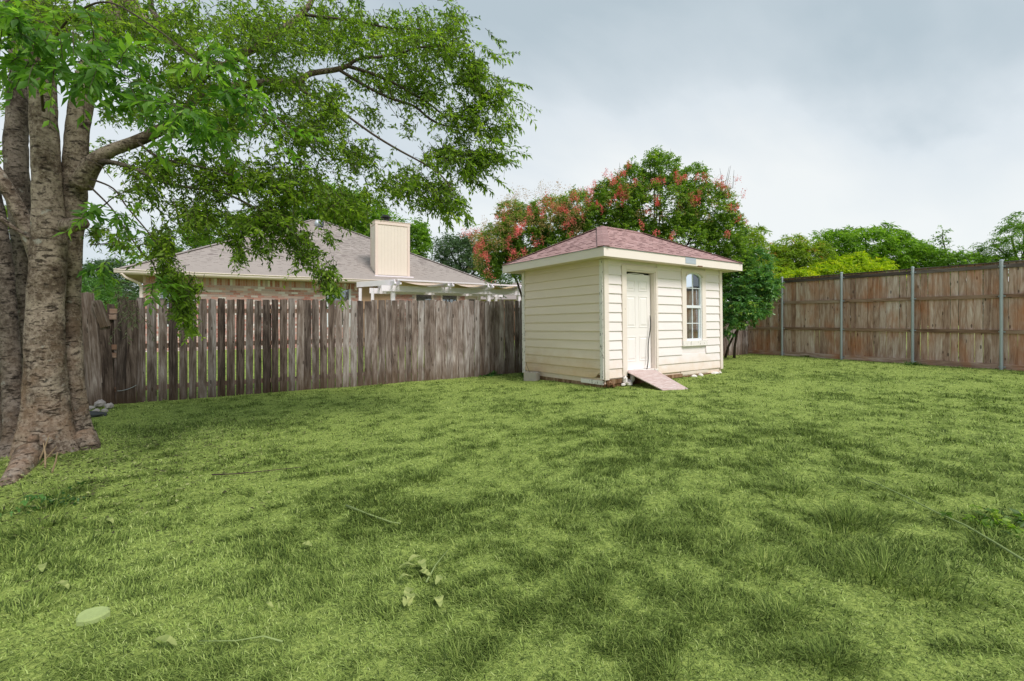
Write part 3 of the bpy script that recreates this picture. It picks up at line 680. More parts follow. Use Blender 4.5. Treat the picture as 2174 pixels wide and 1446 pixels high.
# stud walls behind the siding, with openings
mb = MB()
for x0,x1,z0,z1 in ((0,.60,.05,2.42),(.60,1.47,2.235,2.42),(1.47,2.485,.05,2.42),(2.485,3.08,.05,.80),(2.485,3.08,2.31,2.42),(3.08,SL,.05,2.42)): mbox(mb, FX, x0,x1,-.09,-.001,z0,z1)
mb.build('front_wall', M['siding'], shed, Ms)
sbox('side_wall', M['siding'], LX, .09, SD-.09, -.09, -.001, .05, 2.42)
sbox('side_wall', M['siding'], RX, .09, SD-.09, -.09, -.001, .05, 2.42)
sbox('back_wall', M['siding'], BX, 0, SL, -.09, 0, .05, 2.42)
sbox('floor', M['dark'], FX, .09, SL-.09, -SD+.09, -.09, .18, .26)
sbox('ceiling', M['dark'], FX, .09, SL-.09, -SD+.09, -.09, 2.38, 2.40)
def course(mp, x0, x1, z0, z1, jr=.0, name='siding_board'):
    mb = MB(); n = max(1, int((x1-x0)/.6)); 
    P = []
    for i in range(n+1):
        x = x0+(x1-x0)*i/n; w_ = rng.uniform(-.001,.001); j = rng.uniform(-.0012,.0012)
        mb.v += [mp(x, .002, z0+j), mp(x, .030+w_, z0+j), mp(x, .008+w_, z1), mp(x, .002, z1)]
    for i in range(n):
        q = i*4
        for k in range(4): mb.f.append((q+k, q+(k+1)%4, q+4+(k+1)%4, q+4+k)); mb.r.append(.5)
    mb.f += [(0,1,2,3),(n*4+3,n*4+2,n*4+1,n*4)]; mb.r += [.5,.5]
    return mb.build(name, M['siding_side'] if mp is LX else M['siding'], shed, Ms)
zc = .155; EX = .1785; ci = 0
while zc < 2.40:
    z1 = min(zc+EX+.006, 2.425)
    segs = [(.092,.458)]
    if zc > 2.335: segs = [(.092, 2.343)] 
    elif zc+EX > 2.335: segs = [(.092,.458),(1.532,2.343)]
    else: segs.append((1.532, 2.343) if zc+EX > .68 else (1.532, 3.762))
    if zc+EX > .68: segs.append((3.222, 3.762))
    if zc > 2.36: segs = [(.092, 3.762)]
    for a, b in segs:
        course(FX, a, b, zc, z1)
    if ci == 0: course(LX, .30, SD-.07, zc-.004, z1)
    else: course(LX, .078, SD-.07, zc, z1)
    course(RX, .078, SD-.07, zc, z1); course(BX, .01, SL-.01, zc, z1)
    zc += EX; ci += 1
# rest of the lowest side course, broken off beside the corner
mb = MB(); prof = [(.085,.30),(.085,.265),(.15,.235),(.20,.175),(.30,.151)]
for i in range(len(prof)-1):
    (xa,za),(xb,zb) = prof[i], prof[i+1]
    mb.hexa([LX(xa,.002,za),LX(xb,.002,zb),LX(xb,.030,zb),LX(xa,.030,za),LX(xa,.002,.339),LX(xb,.002,.339),LX(xb,.009,.339),LX(xa,.009,.339)])
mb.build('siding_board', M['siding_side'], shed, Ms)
# corner trim
sbox('corner_trim', M['trim'], FX, -.026, .088, .004, .042, .13, 2.39); sbox('corner_trim', M['peel'], LX, -.003, .078, .003, .040, .14, 2.39, label='white peeling trim board on the near corner')
sbox('corner_trim', M['trim'], FX, SL-.074, SL+.02, .004, .042, .12, 2.39); sbox('corner_trim', M['trim'], RX, -.003, .076, .003, .02, .12, 2.39)
sbox('corner_trim', M['peel'], LX, SD-.068, SD+.02, .003, .040, .08, 2.39, label='grey weathered corner board beside the picket fence')
sbox('corner_trim', M['trim'], RX, SD-.068, SD+.02, .003, .024, .08, 2.39)
# skids, loose and rotten pieces along the bottom
sbox('skirt_board', M['rot'], LX, .02, SD, -.06, -.002, -.03, .155); sbox('skirt_board', M['rot'], FX, .0, SL, -.06, -.004, -.03, .155)
sbox('loose_board', M['peel'], LX, .02, .62, .0, .026, .035, .115); sbox('loose_board', M['rot'], FX, .03, .56, -.002, .018, .045, .13)
sbox('loose_board', M['rot'], FX, 1.75, 2.35, -.002, .020, .03, .10); sbox('loose_board', M['trim'], FX, 2.3, 3.3, -.002, .016, .075, .145)
def rock(mb, c, rx, ry, rz, rs, n=9):
    pts = []
    for i in range(4):
        ph = -1.2+i*.8; 
        for k in range(n): th = 2*math.pi*k/n; q = rs.uniform(.78,1.12); pts.append((c[0]+rx*math.cos(ph)*math.cos(th)*q, c[1]+ry*math.cos(ph)*math.sin(th)*q, c[2]+rz*math.sin(ph)*rs.uniform(.8,1.1)))
    fs = [tuple(range(n-1,-1,-1)), tuple(3*n+k for k in range(n))]
    for i in range(3):
        for k in range(n): fs.append((i*n+k, i*n+(k+1)%n, (i+1)*n+(k+1)%n, (i+1)*n+k))
    mb.add(pts, fs, rs.random())
rr = random.Random(4)
def chip(name, mat, x, o, z, a, b, c):
    mb = MB(); rock(mb, FX(0,0,0), a, b, c, rr, 7); mb.build(name, mat, shed, Ms @ T(*FX(x,o,z)) @ Matrix.Rotation(rr.uniform(0,3), 4, 'Z'))
for x, o, z, a, b, c in [(.50,.05,.10,.08,.05,.10),(.62,.05,.06,.07,.05,.05),(.56,.09,.03,.07,.06,.05),(.42,.08,.02,.05,.05,.03),(.72,.04,.12,.05,.04,.09),(1.52,.05,.14,.07,.04,.05),(2.7,.05,.02,.08,.05,.04),(2.95,.05,.03,.09,.05,.045),(3.5,.05,.03,.12,.05,.05),(3.7,.05,.03,.06,.05,.04)]:
    chip('rubble', M['peel'], x, o, z, a, b, c)
for x, o, z in [(.10,.03,.06),(.16,.05,.02),(.05,.05,.03),(1.65,.06,.03)]: chip('rubble', M['rot'], x, o, z, .06, .04, .05)
for k in range(3):
    mbox(MB(), LX, .10+.07*k, .155+.07*k, -.03, .012, .16, .215).build('broken_brick', M['rot'], shed, Ms)

# roof
RO = .35; EZ = 2.565; RW = (SD+2*RO)/2; RH = .80; RL = math.hypot(RW, RH)
E00 = Vector((-RO,-RO,EZ)); EX1 = SL+RO; EY1 = SD+RO
ra = Vector((-RO+RW, -RO+RW, EZ+RH)); rb = Vector((EX1-RW, -RO+RW, EZ+RH))
mb = MB(); z_ = -.004
mb.add([(-RO,-RO,EZ+z_),(EX1,-RO,EZ+z_),(EX1,EY1,EZ+z_),(-RO,EY1,EZ+z_),tuple(ra+Vector((0,0,z_))),tuple(rb+Vector((0,0,z_)))], [(0,1,5,4),(1,2,5),(2,3,4,5),(3,0,4),(3,2,1,0)])
mb.build('roof_deck', M['rot'], shed, Ms)
rs = random.Random(21); up_f = (0, RW/RL, RH/RL); n_f = (0, -RH/RL, RW/RL)
k = RW/RL
W1 = SL+2*RO; D1 = SD+2*RO; DS = []
pcs = slope_pieces((-RO,-RO,EZ), (1,0,0), up_f, n_f, lambda s_: s_*k-.0, lambda s_: W1-s_*k, RL, .128, (.26,.36), rs, (.005,.009), .004, .02, DS)
emit(pcs, 'shingle', M['red_shingle'], shed, Ms, 290)
pcs = slope_pieces((-RO,EY1,EZ), (0,-1,0), (RW/RL,0,RH/RL), (-RH/RL,0,RW/RL), lambda s_: s_*k, lambda s_: D1-s_*k, RL, .128, (.26,.36), rs, (.005,.009), .004, .02, DS)
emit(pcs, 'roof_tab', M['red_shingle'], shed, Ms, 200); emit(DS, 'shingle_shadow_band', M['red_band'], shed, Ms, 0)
pcs = slope_pieces((EX1,-RO,EZ), (0,1,0), (-RW/RL,0,RH/RL), (RH/RL,0,RW/RL), lambda s_: s_*k, lambda s_: D1-s_*k, RL, .128, (.26,.36), rs, (.005,.009), .004, .02)
pcs += slope_pieces((EX1,EY1,EZ), (-1,0,0), (0,-RW/RL,RH/RL), (0,RH/RL,RW/RL), lambda s_: s_*k, lambda s_: W1-s_*k, RL, .128, (.26,.36), rs, (.005,.009), .004, .02)
emit(pcs, 'rear_shingle', M['red_shingle'], shed, Ms, 0)
dl = Vector((0,.85,-.40)).normalized(); dr = Vector((.85,0,-.40)).normalized()
pcs = cap_pieces(E00+Vector((.02,.02,.012)), ra+Vector((0,0,.012)), Vector((.78,-.5,-.05)).normalized(), Vector((-.5,.78,-.05)).normalized(), .115, .14, rs)
pcs += cap_pieces(ra+Vector((0,0,.012)), rb+Vector((0,0,.012)), Vector((0,-.9,-.42)).normalized(), Vector((0,.9,-.42)).normalized(), .12, .14, rs)
pcs += cap_pieces(Vector((EX1-.02,-RO+.02,EZ+.012)), rb+Vector((0,0,.012)), Vector((-.78,-.5,-.05)).normalized(), Vector((.5,.78,-.05)).normalized(), .115, .14, rs)
pcs += cap_pieces(Vector((-RO+.02,EY1-.02,EZ+.012)), ra+Vector((0,0,.012)), Vector((.78,.5,-.05)).normalized(), Vector((-.5,-.78,-.05)).normalized(), .115, .14, rs)
emit(pcs, 'hip_cap_shingle', M['red_shingle'], shed, Ms, 90)
# fascia, drip edge, soffit
fz0, fz1 = 2.39, 2.545
for nm, mp, x0, x1 in (('f',FX,-RO,EX1),('l',LX,-RO,EY1),('r',RX,-RO,EY1),('b',BX,-RO,EX1)):
    i0 = .022 if nm in 'lr' else 0
    sbox('fascia', M['trim'], mp, x0+i0, x1-i0, RO-.022, RO, fz0, fz1)
    sbox('drip_edge', M['grey_metal'], mp, x0-.006, x1+.006, RO-.03, RO+.008, fz1+.001, EZ-.003)
sbox('flashing', M['grey_metal'], FX, 2.02, 2.38, RO+.001, RO+.006, fz0+.03, fz1+.0, label='bare metal patch on the fascia')
sbox('fascia_break', M['rot'], FX, 2.45, 2.62, RO-.02, RO+.002, fz0-.012, fz0+.012)
mb = MB(); mbox(mb, FX, -RO+.022, EX1-.022, .001, RO-.022, 2.405, 2.417); mbox(mb, LX, 0, SD, .001, RO-.022, 2.405, 2.417); mbox(mb, RX, 0, SD, .001, RO-.022, 2.405, 2.417); mbox(mb, BX, -RO+.022, EX1-.022, .001, RO-.022, 2.405, 2.417)
mb.build('soffit', M['beige'], shed, Ms)

# door
sbox('door_casing', M['trim'], FX, .462, .585, .003, .042, .17, 2.325); sbox('door_casing', M['trim'], FX, 1.470, 1.528, .003, .042, .20, 2.325)
sbox('door_casing', M['trim'], FX, .587, 1.468, .003, .042, 2.24, 2.325)
sbox('door_jamb', M['trim'], FX, .587, .608, -.13, .022, .26, 2.238); sbox('door_jamb', M['trim'], FX, 1.448, 1.468, -.13, .022, .24, 2.238); sbox('door_jamb', M['trim'], FX, .610, 1.446, -.13, .020, 2.215, 2.238)
sbox('door_sill', M['peel'], FX, .56, 1.50, -.14, .05, .225, .262)
Md = Ms @ T(.612, .085, .265) @ Matrix.Rotation(-.006, 4, 'Y')
DX = lambda x, o, z: (x, -o, z)
dr_ = sbox('door', M['door'], DX, 0, .828, -.042, 0, .0, 1.905, shed, Md)
for px0, px1 in ((.10,.375),(.475,.735)):
    for pz0, pz1 in ((.17,.66),(.84,1.47),(1.57,1.79)):
        mb = MB()
        for a, b, c, d in ((px0,px1,pz0,pz0+.016),(px0,px1,pz1-.016,pz1),(px0,px0+.016,pz0+.017,pz1-.017),(px1-.016,px1,pz0+.017,pz1-.017)): mbox(mb, DX, a, b, .0, .007, c, d)
        mb.hexa([DX(px0+.035,0,pz0+.035),DX(px1-.035,0,pz0+.035),DX(px1-.06,.009,pz0+.06),DX(px0+.06,.009,pz0+.06),DX(px0+.035,0,pz1-.035),DX(px1-.035,0,pz1-.035),DX(px1-.06,.009,pz1-.06),DX(px0+.06,.009,pz1-.06)])
        mb.build('door_panel', M['door'], dr_, Md)
mb = MB(); mb.tube([Md @ Vector((.02,-.03,1.2)), Md @ Vector((-.04,-.09,1.23)), Md @ Vector((-.07,-.13,1.20))], .006, 6); mb.tube([Md @ Vector((-.03,-.10,1.2)), Md @ Vector((-.01,-.10,1.1)), Md @ Vector((-.015,-.09,.98))], .004, 5)
mb.build('latch_wire', M['black'], dr_)
pts = [Ms @ Vector((1.36-.15*t**1.6+.02*math.sin(t*9), .035-.02*t, 1.35-1.10*t)) for t in [i/14 for i in range(15)]]
mb = MB(); mb.tube(pts, [.004]+[.010]*13+[.012], 6); mb.build('weather_strip', M['rubber'], shed)
mb = MB(); mb.tube([Ms @ Vector((.63,.05,2.13)), Ms @ Vector((.74,.05,2.17)), Ms @ Vector((.95,.05,2.185)), Ms @ Vector((1.2,.05,2.175))], .006, 5); mb.build('weather_strip', M['door'], shed)

# window
w0, w1, wb, wspr, wtop = 2.485, 3.08, .80, 2.20, 2.30
win = sbox('window', M['trim'], FX, 2.345, w0, .003, .044, .805, 2.20)
sbox('casing', M['trim'], FX, w1, 3.22, .003, .034, .805, 2.20, win)
def arch(hw, rise, n=16): return [(-hw+2*hw*i/n, rise*math.sqrt(max(0, 1-((-hw+2*hw*i/n)/hw)**2))**1.0) for i in range(n+1)]
xc = (w0+w1)/2; ar = arch((w1-w0)/2, wtop-wspr+.0)
mb = MB()
for i in range(len(ar)-1):
    (xa, za), (xb, zb) = ar[i], ar[i+1]
    mb.hexa([FX(xc+xa,.003,wspr+za),FX(xc+xb,.003,wspr+zb),FX(xc+xb,.044,wspr+zb),FX(xc+xa,.044,wspr+za),FX(xc+xa,.003,2.36),FX(xc+xb,.003,2.36),FX(xc+xb,.044,2.36),FX(xc+xa,.044,2.36)])
mbox(mb, FX, 2.335, w0, .003, .044, 2.202, 2.36); mbox(mb, FX, w1, 3.23, .003, .044, 2.202, 2.36)
mb.build('casing_head', M['trim'], win, Ms)
mb = MB()
for i in range(len(ar)-1):
    (xa, za), (xb, zb) = ar[i], ar[i+1]
    for o0, o1, q0, q1, tg in ((.044,.056,1.0,1.09,0),):
        f_ = lambda x, z, q: (xc+x*q, wspr+z+(q-1)*.35)
        p = [f_(xa,za,q0), f_(xb,zb,q0), f_(xb,zb,q1), f_(xa,za,q1)]
        mb.hexa([FX(p[0][0],o0,p[0][1]),FX(p[1][0],o0,p[1][1]),FX(p[1][0],o1,p[1][1]),FX(p[0][0],o1,p[0][1]),FX(p[3][0],o0,p[3][1]),FX(p[2][0],o0,p[2][1]),FX(p[2][0],o1,p[2][1]),FX(p[3][0],o1,p[3][1])])
mb.build('arch_moulding', M['trim'], win, Ms)
sbox('sill', M['peel'], FX, 2.335, 3.235, .003, .058, .690, .803, win, label='flaking window sill')
fo = .0
mb = MB()
for i in range(len(ar)-1):
    (xa, za), (xb, zb) = ar[i], ar[i+1]; q = .90
    mb.hexa([FX(xc+xa*q,-.05,wspr+za-.03),FX(xc+xb*q,-.05,wspr+zb-.03),FX(xc+xb*q,.012,wspr+zb-.03),FX(xc+xa*q,.012,wspr+za-.03),FX(xc+xa,-.05,wspr+za),FX(xc+xb,-.05,wspr+zb),FX(xc+xb,.012,wspr+zb),FX(xc+xa,.012,wspr+za)])
mbox(mb, FX, w0, w0+.032, -.05, .012, wb, wspr-.0); mbox(mb, FX, w1-.032, w1, -.05, .012, wb, wspr-.0); mbox(mb, FX, w0+.033, w1-.033, -.05, .014, wb, wb+.05)
mb.build('vinyl_frame', M['vinyl'], win, Ms)
zm = 1.55; sbox('meeting_rail', M['vinyl'], FX, w0+.033, w1-.033, -.045, .010, zm-.03, zm+.03, win)
mu = [(xc-.009,xc+.009,zm+.031,wtop-.03),(w0+.033,xc-.010,1.95,1.968),(xc+.010,w1-.033,1.95,1.968)]
ml = [(xc-.009,xc+.009,wb+.051,zm-.031),(w0+.033,xc-.010,1.175,1.193),(xc+.010,w1-.033,1.175,1.193)]
for a, b, c, d in mu: sbox('muntin', M['vinyl'], FX, a, b, -.022, -.004, c, d, win)
for a, b, c, d in ml: sbox('muntin', M['vinyl'], FX, a, b, -.036, -.020, c, d, win)
sbox('stile', M['vinyl'], FX, w1-.062, w1-.034, -.04, -.012, wb+.051, zm-.031, win); sbox('stile', M['vinyl'], FX, w0+.034, w0+.060, -.04, -.012, wb+.051, zm-.031, win)
for a, b in ((w0+.034, xc-.011), (xc+.011, w1-.034)):
    sbox('pane', M['glass'], FX, a, b, -.016, -.012, zm+.032, 1.949, win); sbox('pane', M['glass'], FX, a, b, -.031, -.027, wb+.052, 1.174, win); sbox('pane', M['glass'], FX, a, b, -.031, -.027, 1.194, zm-.032, win)
    sgn = -1 if a < xc else 1
    pts = [(xc+sgn*x_*.5*(w1-w0)*.89, wspr-.03+(wtop-wspr)*math.sqrt(max(0,1-(x_)**2))) for x_ in [.04,.2,.35,.5,.65,.8,.9,.97]]
    pts = [(xc+sgn*.011,1.969)]+pts+[((a if sgn < 0 else b),wspr-.06),((a if sgn < 0 else b),1.969)]
    n = len(pts); mb = MB(); mb.add([FX(x_,-.016,z_) for x_, z_ in pts]+[FX(x_,-.012,z_) for x_, z_ in pts], [tuple(range(n)), tuple(range(2*n-1,n-1,-1))]+[(i,(i+1)%n,n+(i+1)%n,n+i) for i in range(n)])
    mb.build('pane', M['glass'], win, Ms)
def curtain(x0, x1, mat, o, amp, z0=.82, z1=2.31):
    mb = MB(); n = 40; b = 0
    for i in range(n+1):
        x = x0+(x1-x0)*i/n; oo = o+amp*math.sin(i*1.15+.6*math.sin(i*.4))
        mb.v += [FX(x, oo, z0), FX(x, oo*1.0, z1)]
    for i in range(n): q = i*2; mb.f.append((q,q+2,q+3,q+1)); mb.r.append(.5)
    return mb.build('curtain', mat, win, Ms, smooth=True)
curtain(w0+.01, w1-.10, M['lace'], -.085, .014); curtain(w1-.13, w1, M['brown_curtain'], -.12, .012)

# plywood ramp
TL, TR_ = Ms @ Vector((.64,-.055,.268)), Ms @ Vector((1.42,-.06,.262))
def on(px, py, dz=.012):
    x, y = unpx(px, py); return Vector((x, y, G(x, y)+dz))
BL, BR = on(1404, 831), on(1451, 826)
th = .02; mb = MB(); c = (TL+TR_+BL+BR)/4
nx = ((TR_-TL).normalized()); dz_ = ((BL+BR)/2-(TL+TR_)/2).normalized(); nn = nx.cross(dz_).normalized()
if nn.z < 0: nn = -nn
m = Matrix(((nx.x,dz_.x,nn.x,c.x),(nx.y,dz_.y,nn.y,c.y),(nx.z,dz_.z,nn.z,c.z),(0,0,0,1))); mi = m.inverted()
q = [mi @ v for v in (BL, BR, TR_, TL)]
mb.hexa([v-Vector((0,0,th)) for v in q]+q)
o = mb.build('plywood_ramp', M['ply'], None, m, label='faded red plywood board leaning as a ramp up to the shed door', cat='ramp')
bv = o.modifiers.new('bevel', 'BEVEL'); bv.width = .003; bv.segments = 1
# ------------------------------------------------------------------ neighbouring house
HA = Vector((-11.8, 14.3)); HW = 12.8; HD = 12.12; hd = Vector((math.cos(R(30)), math.sin(R(30)))); hn = Vector((-hd.y, hd.x)); HZE = 3.01
Mh = T(HA.x, HA.y, 0) @ Matrix.Rotation(R(30), 4, 'Z')
def a_of_px(x, b=.5):
    r = (x-CX)/F; return (r*(HA.y+b*hn.y)-HA.x-b*hn.x)/(hd.x-r*hd.y)
def z_of_px(px, y, b=.5):
    a = a_of_px(px, b); Y = HA.y+a*hd.y+b*hn.y; return EYE+(HZ-y)/F*Y
house = thing('brick_house', 'single-storey pink brick house with tan hip roof and beige chimney behind the picket fence', 'house', T(HA.x, HA.y, .45))
WB = .5; ZB = .42
rs = random.Random(33)
openings = []   # x0,x1,z0,z1
def hb(name, mat, x0, x1, y0, y1, z0, z1, parent=house, **k):
    return MB().box(x0,x1,y0,y1,z0,z1).build(name, mat, parent, Mh, **k)
wins = [(a_of_px(572), a_of_px(572)+1.6, 1.25, z_of_px(340,612)-.0), (a_of_px(692), a_of_px(745), 1.2, z_of_px(735,603)), (a_of_px(880), a_of_px(920), 1.2, z_of_px(900,620)), (a_of_px(936), a_of_px(973), 1.2, z_of_px(955,620))]
wins[0] = (a_of_px(335), a_of_px(415), 1.25, z_of_px(340,613))
tanx = (a_of_px(766), a_of_px(832)); doorx = (a_of_px(987), a_of_px(1018), .46, z_of_px(1000,624))
holes = [w_ for w_ in wins]+[doorx]
# wall core
cuts = sorted(holes); x = .5; mb = MB()
for (x0,x1,z0,z1) in cuts:
    mb.box(x, x0, WB+.02, WB+.2, ZB, 2.93); mb.box(x0, x1, WB+.02, WB+.2, z1, 2.93); mb.box(x0, x1, WB+.02, WB+.2, ZB, z0); x = x1
mb.box(x, HW-.5, WB+.02, WB+.2, ZB, 2.93)
mb.build('front_wall', M['mortar'], house, Mh)
mb = MB(); mb.box(.52, .7, WB+.2, HD-.7, ZB, 2.93); mb.box(HW-.7, HW-.52, WB+.2, HD-.7, ZB, 2.93); mb.box(.52, HW-.52, HD-.7, HD-.5, ZB, 2.93); mb.build('outer_wall', M['brick'], house, Mh)
hb('inner_wall', M['dark'], .9, HW-.9, 1.7, 1.8, ZB, 2.9)
def blocked(x0, x1, z0, z1):
    for (a,b,c,d) in holes+[(tanx[0], tanx[1], ZB, 2.75)]:
        if x1 > a-.0 and x0 < b+.0 and z1 > c and z0 < d+.0: return True
    return False
pcs = []; z = ZB; row = 0
while z < 2.62:
    x = .5-(row % 2)*.105
    while x < HW-.5:
        x0, x1 = max(x, .5), min(x+.203, HW-.5); x += .213
        for (a,b,c,d) in holes+[(tanx[0], tanx[1], ZB, 2.75)]:
            if z+.068 > c and z < d:
                if x0 < a < x1: x1 = a
                elif x0 < b < x1: x0 = b
        if x1-x0 < .03 or blocked(x0+.01, x1-.01, z, z+.066): continue
        o_ = rs.uniform(-.004,.004)+WB
        pcs.append(([(x0,o_,z),(x1,o_,z),(x1,WB+.03,z),(x0,WB+.03,z),(x0,o_,z+.066),(x1,o_,z+.066),(x1,WB+.03,z+.066),(x0,WB+.03,z+.066)], rs.random()))
    z += .076; row += 1
vis = [p for p in pcs if p[0][0][2] > 1.72]; hid = [p for p in pcs if p[0][0][2] <= 1.72]
# soldier course under the eave
x = .5; sol = []
while x < HW-.5:
    x0, x1 = x, x+.066; x += .076
    if tanx[0]-.05 < x0 < tanx[1]+.02: continue
    o_ = WB-.012+rs.uniform(-.006,.006); sol.append(([(x0,o_,2.632),(x1,o_,2.632),(x1,WB+.03,2.632),(x0,WB+.03,2.632),(x0,o_,2.85),(x1,o_,2.85),(x1,WB+.03,2.85),(x0,WB+.03,2.85)], rs.random()))
emit(vis+sol, 'brick', M['brick'], house, Mh, 300); emit(hid, 'lower_brickwork', M['brick'], house, Mh, 0)
hb('panel_wall', M['tanwall'], tanx[0], tanx[1], WB-.02, WB+.019, ZB, 2.75)
# windows and door of the house
def hwin(x0, x1, z0, z1, fr_mat, f=.07):
    wo = MB(); 
    for a,b,c,d in ((x0,x0+f,z0,z1),(x1-f,x1,z0,z1),(x0+f,x1-f,z1-f,z1),(x0+f,x1-f,z0,z0+f)): wo.box(a,b,WB-.01,WB+.10,c,d)
    wo = wo.build('window', fr_mat, house, Mh)
    zm_ = (z0+z1)/2
    MB().box(x0+f,x1-f,WB+.03,WB+.08,zm_-.02,zm_+.02).build('meeting_rail', fr_mat, wo, Mh)
    MB().box(x0+f,x1-f,WB+.05,WB+.056,z0+f,zm_-.021).build('pane', M['glass'], wo, Mh); MB().box(x0+f,x1-f,WB+.045,WB+.051,zm_+.021,z1-f).build('pane', M['glass'], wo, Mh)
    bl = MB(); zz_ = z0+f
    while zz_ < z1-f-.03: bl.box(x0+f+.01, x1-f-.01, WB+.10, WB+.115, zz_, zz_+.028); zz_ += .045
    bl.build('blind', M['tanwall'] if x0 > 6.5 else M['canvas'], wo, Mh, kind='stuff')
for i, (x0,x1,z0,z1) in enumerate(wins): hwin(x0,x1,z0,z1, M['vinyl'] if i < 2 else M['beige'])
x0,x1,z0,z1 = doorx; d_ = MB().box(x0,x0+.11,WB-.01,WB+.1,z0,z1).box(x1-.11,x1,WB-.01,WB+.1,z0,z1).box(x0+.11,x1-.11,WB-.01,WB+.1,z1-.11,z1).build('back_door', M['beige'], house, Mh)
MB().box(x0+.11,x1-.11,WB+.04,WB+.08,z0,z1-.11).build('door_leaf', M['beige'], d_, Mh); MB().box(x0+.22,x1-.22,WB+.02,WB+.035,z0+.9,z1-.24).build('pane', M['dark'], d_, Mh)
# wall lamp
MB().box(a_of_px(752), a_of_px(757), WB-.12, WB-.01, z_of_px(755,617), z_of_px(755,610)+.02).build('wall_lamp', M['beige'], house, Mh)
# soffit, fascia, gutter, downspout
for nm,a,b,c,d in (('soffit',0.02,HW-.02,.02,WB+.02),('soffit',.02,.5,WB+.03,HD-.02),('soffit',HW-.5,HW-.02,WB+.03,HD-.02)): hb(nm, M['beige_dark'], a,b,c,d,2.855,2.87)
hb('fascia', M['beige'], 0, HW, .0, .02, 2.84, 2.995); hb('fascia', M['beige'], 0, .02, .022, HD, 2.84, 2.995); hb('fascia', M['beige'], HW-.02, HW, .022, HD, 2.84, 2.995)
gm = plain('cream_gutter', (.84,.72,.66), .45, .04, 3, .03)
gut = MB().extrude([(-.002,2.87),(-.07,2.87),(-.095,2.91),(-.09,2.95),(-.125,2.965),(-.125,2.99),(-.115,2.99),(-.112,2.972),(-.08,2.957),(-.002,2.90)], -.12, a_of_px(822, 0)).build('gutter', gm, house, Mh)
mb = MB(); mb.bar((.05,-.06,2.86),(.12,.02,2.76),.07,.055); mb.bar((.12,.02,2.76),(.42,.36,2.60),.07,.055); mb.bar((.42,.36,2.60),(.46,.43,2.50),.07,.055); mb.bar((.46,.43,2.50),(.46,.43,.5),.075,.055,(0,1,0)); mb.build('downspout', gm, house, Mh)
# roof
w_ = 6.06; rise = w_*.526; RL2 = math.hypot(w_, rise); kk = w_/RL2
ra2, rb2 = Vector((w_,w_,HZE+rise)), Vector((HW-w_,w_,HZE+rise)); EZh = HZE
mb = MB(); q = .012
mb.add([(-.05,-.05,EZh-q),(HW+.05,-.05,EZh-q),(HW+.05,HD+.05,EZh-q),(-.05,HD+.05,EZh-q),(ra2.x,ra2.y,ra2.z-q),(rb2.x,rb2.y,rb2.z-q)], [(0,1,5,4),(1,2,5),(2,3,4,5),(3,0,4),(3,2,1,0)])
mb.build('roof', M['tan_shingle'], house, Mh)
ch = (a_of_px(797, .37), a_of_px(797, .37)+1.37, .37, 1.17)   # chimney footprint
DH = []
pcs = slope_pieces((0,0,EZh), (1,0,0), (0,w_/RL2,rise/RL2), (0,-rise/RL2,w_/RL2), lambda s_: s_*kk, lambda s_: HW-s_*kk, RL2, .142, (.28,.42), rs, (.006,.012), .005, .03, DH)
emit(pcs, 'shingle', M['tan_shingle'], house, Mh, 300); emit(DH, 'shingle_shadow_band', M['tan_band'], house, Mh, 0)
pcs = cap_pieces(Vector((0,0,EZh+.02)), ra2+Vector((0,0,.02)), Vector((.78,-.5,-.05)).normalized(), Vector((-.5,.78,-.05)).normalized(), .13, .22, rs, .012)
pcs += cap_pieces(Vector((HW,0,EZh+.02)), rb2+Vector((0,0,.02)), Vector((-.78,-.5,-.05)).normalized(), Vector((.5,.78,-.05)).normalized(), .13, .22, rs, .012)
pcs += cap_pieces(ra2+Vector((0,0,.02)), rb2+Vector((0,0,.02)), Vector((0,-.9,-.4)).normalized(), Vector((0,.9,-.4)).normalized(), .13, .22, rs, .012)
emit(pcs, 'hip_cap_shingle', M['tan_shingle'], house, Mh, 120)
# chimney: panelled chase
cz0 = EZh+.37*.526-.02; cz1 = z_of_px(797, 468, .37)
chm = hb('chimney', M['chim'], ch[0]+.02, ch[1]-.02, ch[2]+.02, ch[3]-.02, cz0-.1, cz1-.02)
n = 9; pw = (ch[1]-ch[0]-.2)/n
for i in range(n): hb('chimney_panel', M['chim'], ch[0]+.1+i*pw+.003, ch[0]+.1+(i+1)*pw-.003, ch[2]+.013, ch[2]+.0195, cz0+.05, cz1-.14, chm)
n = 5; pw = (ch[3]-ch[2]-.2)/n
for i in range(n): hb('chimney_panel', M['chim'], ch[0]+.004, ch[0]+.0195, ch[2]+.1+i*pw+.004, ch[2]+.1+(i+1)*pw-.004, cz0+.2, cz1-.14, chm)
for a,b,c,d,e0,e1 in ((ch[0]-.004,ch[0]+.096,ch[2]-.006,ch[2]+.019,cz0,cz1-.125),(ch[1]-.096,ch[1]+.004,ch[2]-.006,ch[2]+.019,cz0,cz1-.125),(ch[0]-.006,ch[0]+.019,ch[2]+.021,ch[2]+.096,cz0,cz1-.125),(ch[0]-.006,ch[0]+.019,ch[3]-.096,ch[3]+.004,cz0+.3,cz1-.125),(ch[0]-.01,ch[1]+.01,ch[2]-.012,ch[2]+.018,cz1-.124,cz1),(ch[0]-.014,ch[0]+.018,ch[2]+.02,ch[3]+.01,cz1-.124,cz1),(ch[1]-.018,ch[1]+.012,ch[2]+.02,ch[3]+.01,cz1-.124,cz1)):
    hb('chimney_trim', M['beige'], a,b,c,d,e0,e1, chm)
hb('chimney_top', M['beige'], ch[0]-.03, ch[1]+.03, ch[2]-.03, ch[3]+.03, cz1+.001, cz1+.02, chm)
hb('chimney_flashing', M['white'], ch[0]-.05, ch[1]+.12, ch[2]-.12, ch[2]-.02, cz0-.03, cz0+.01, chm)
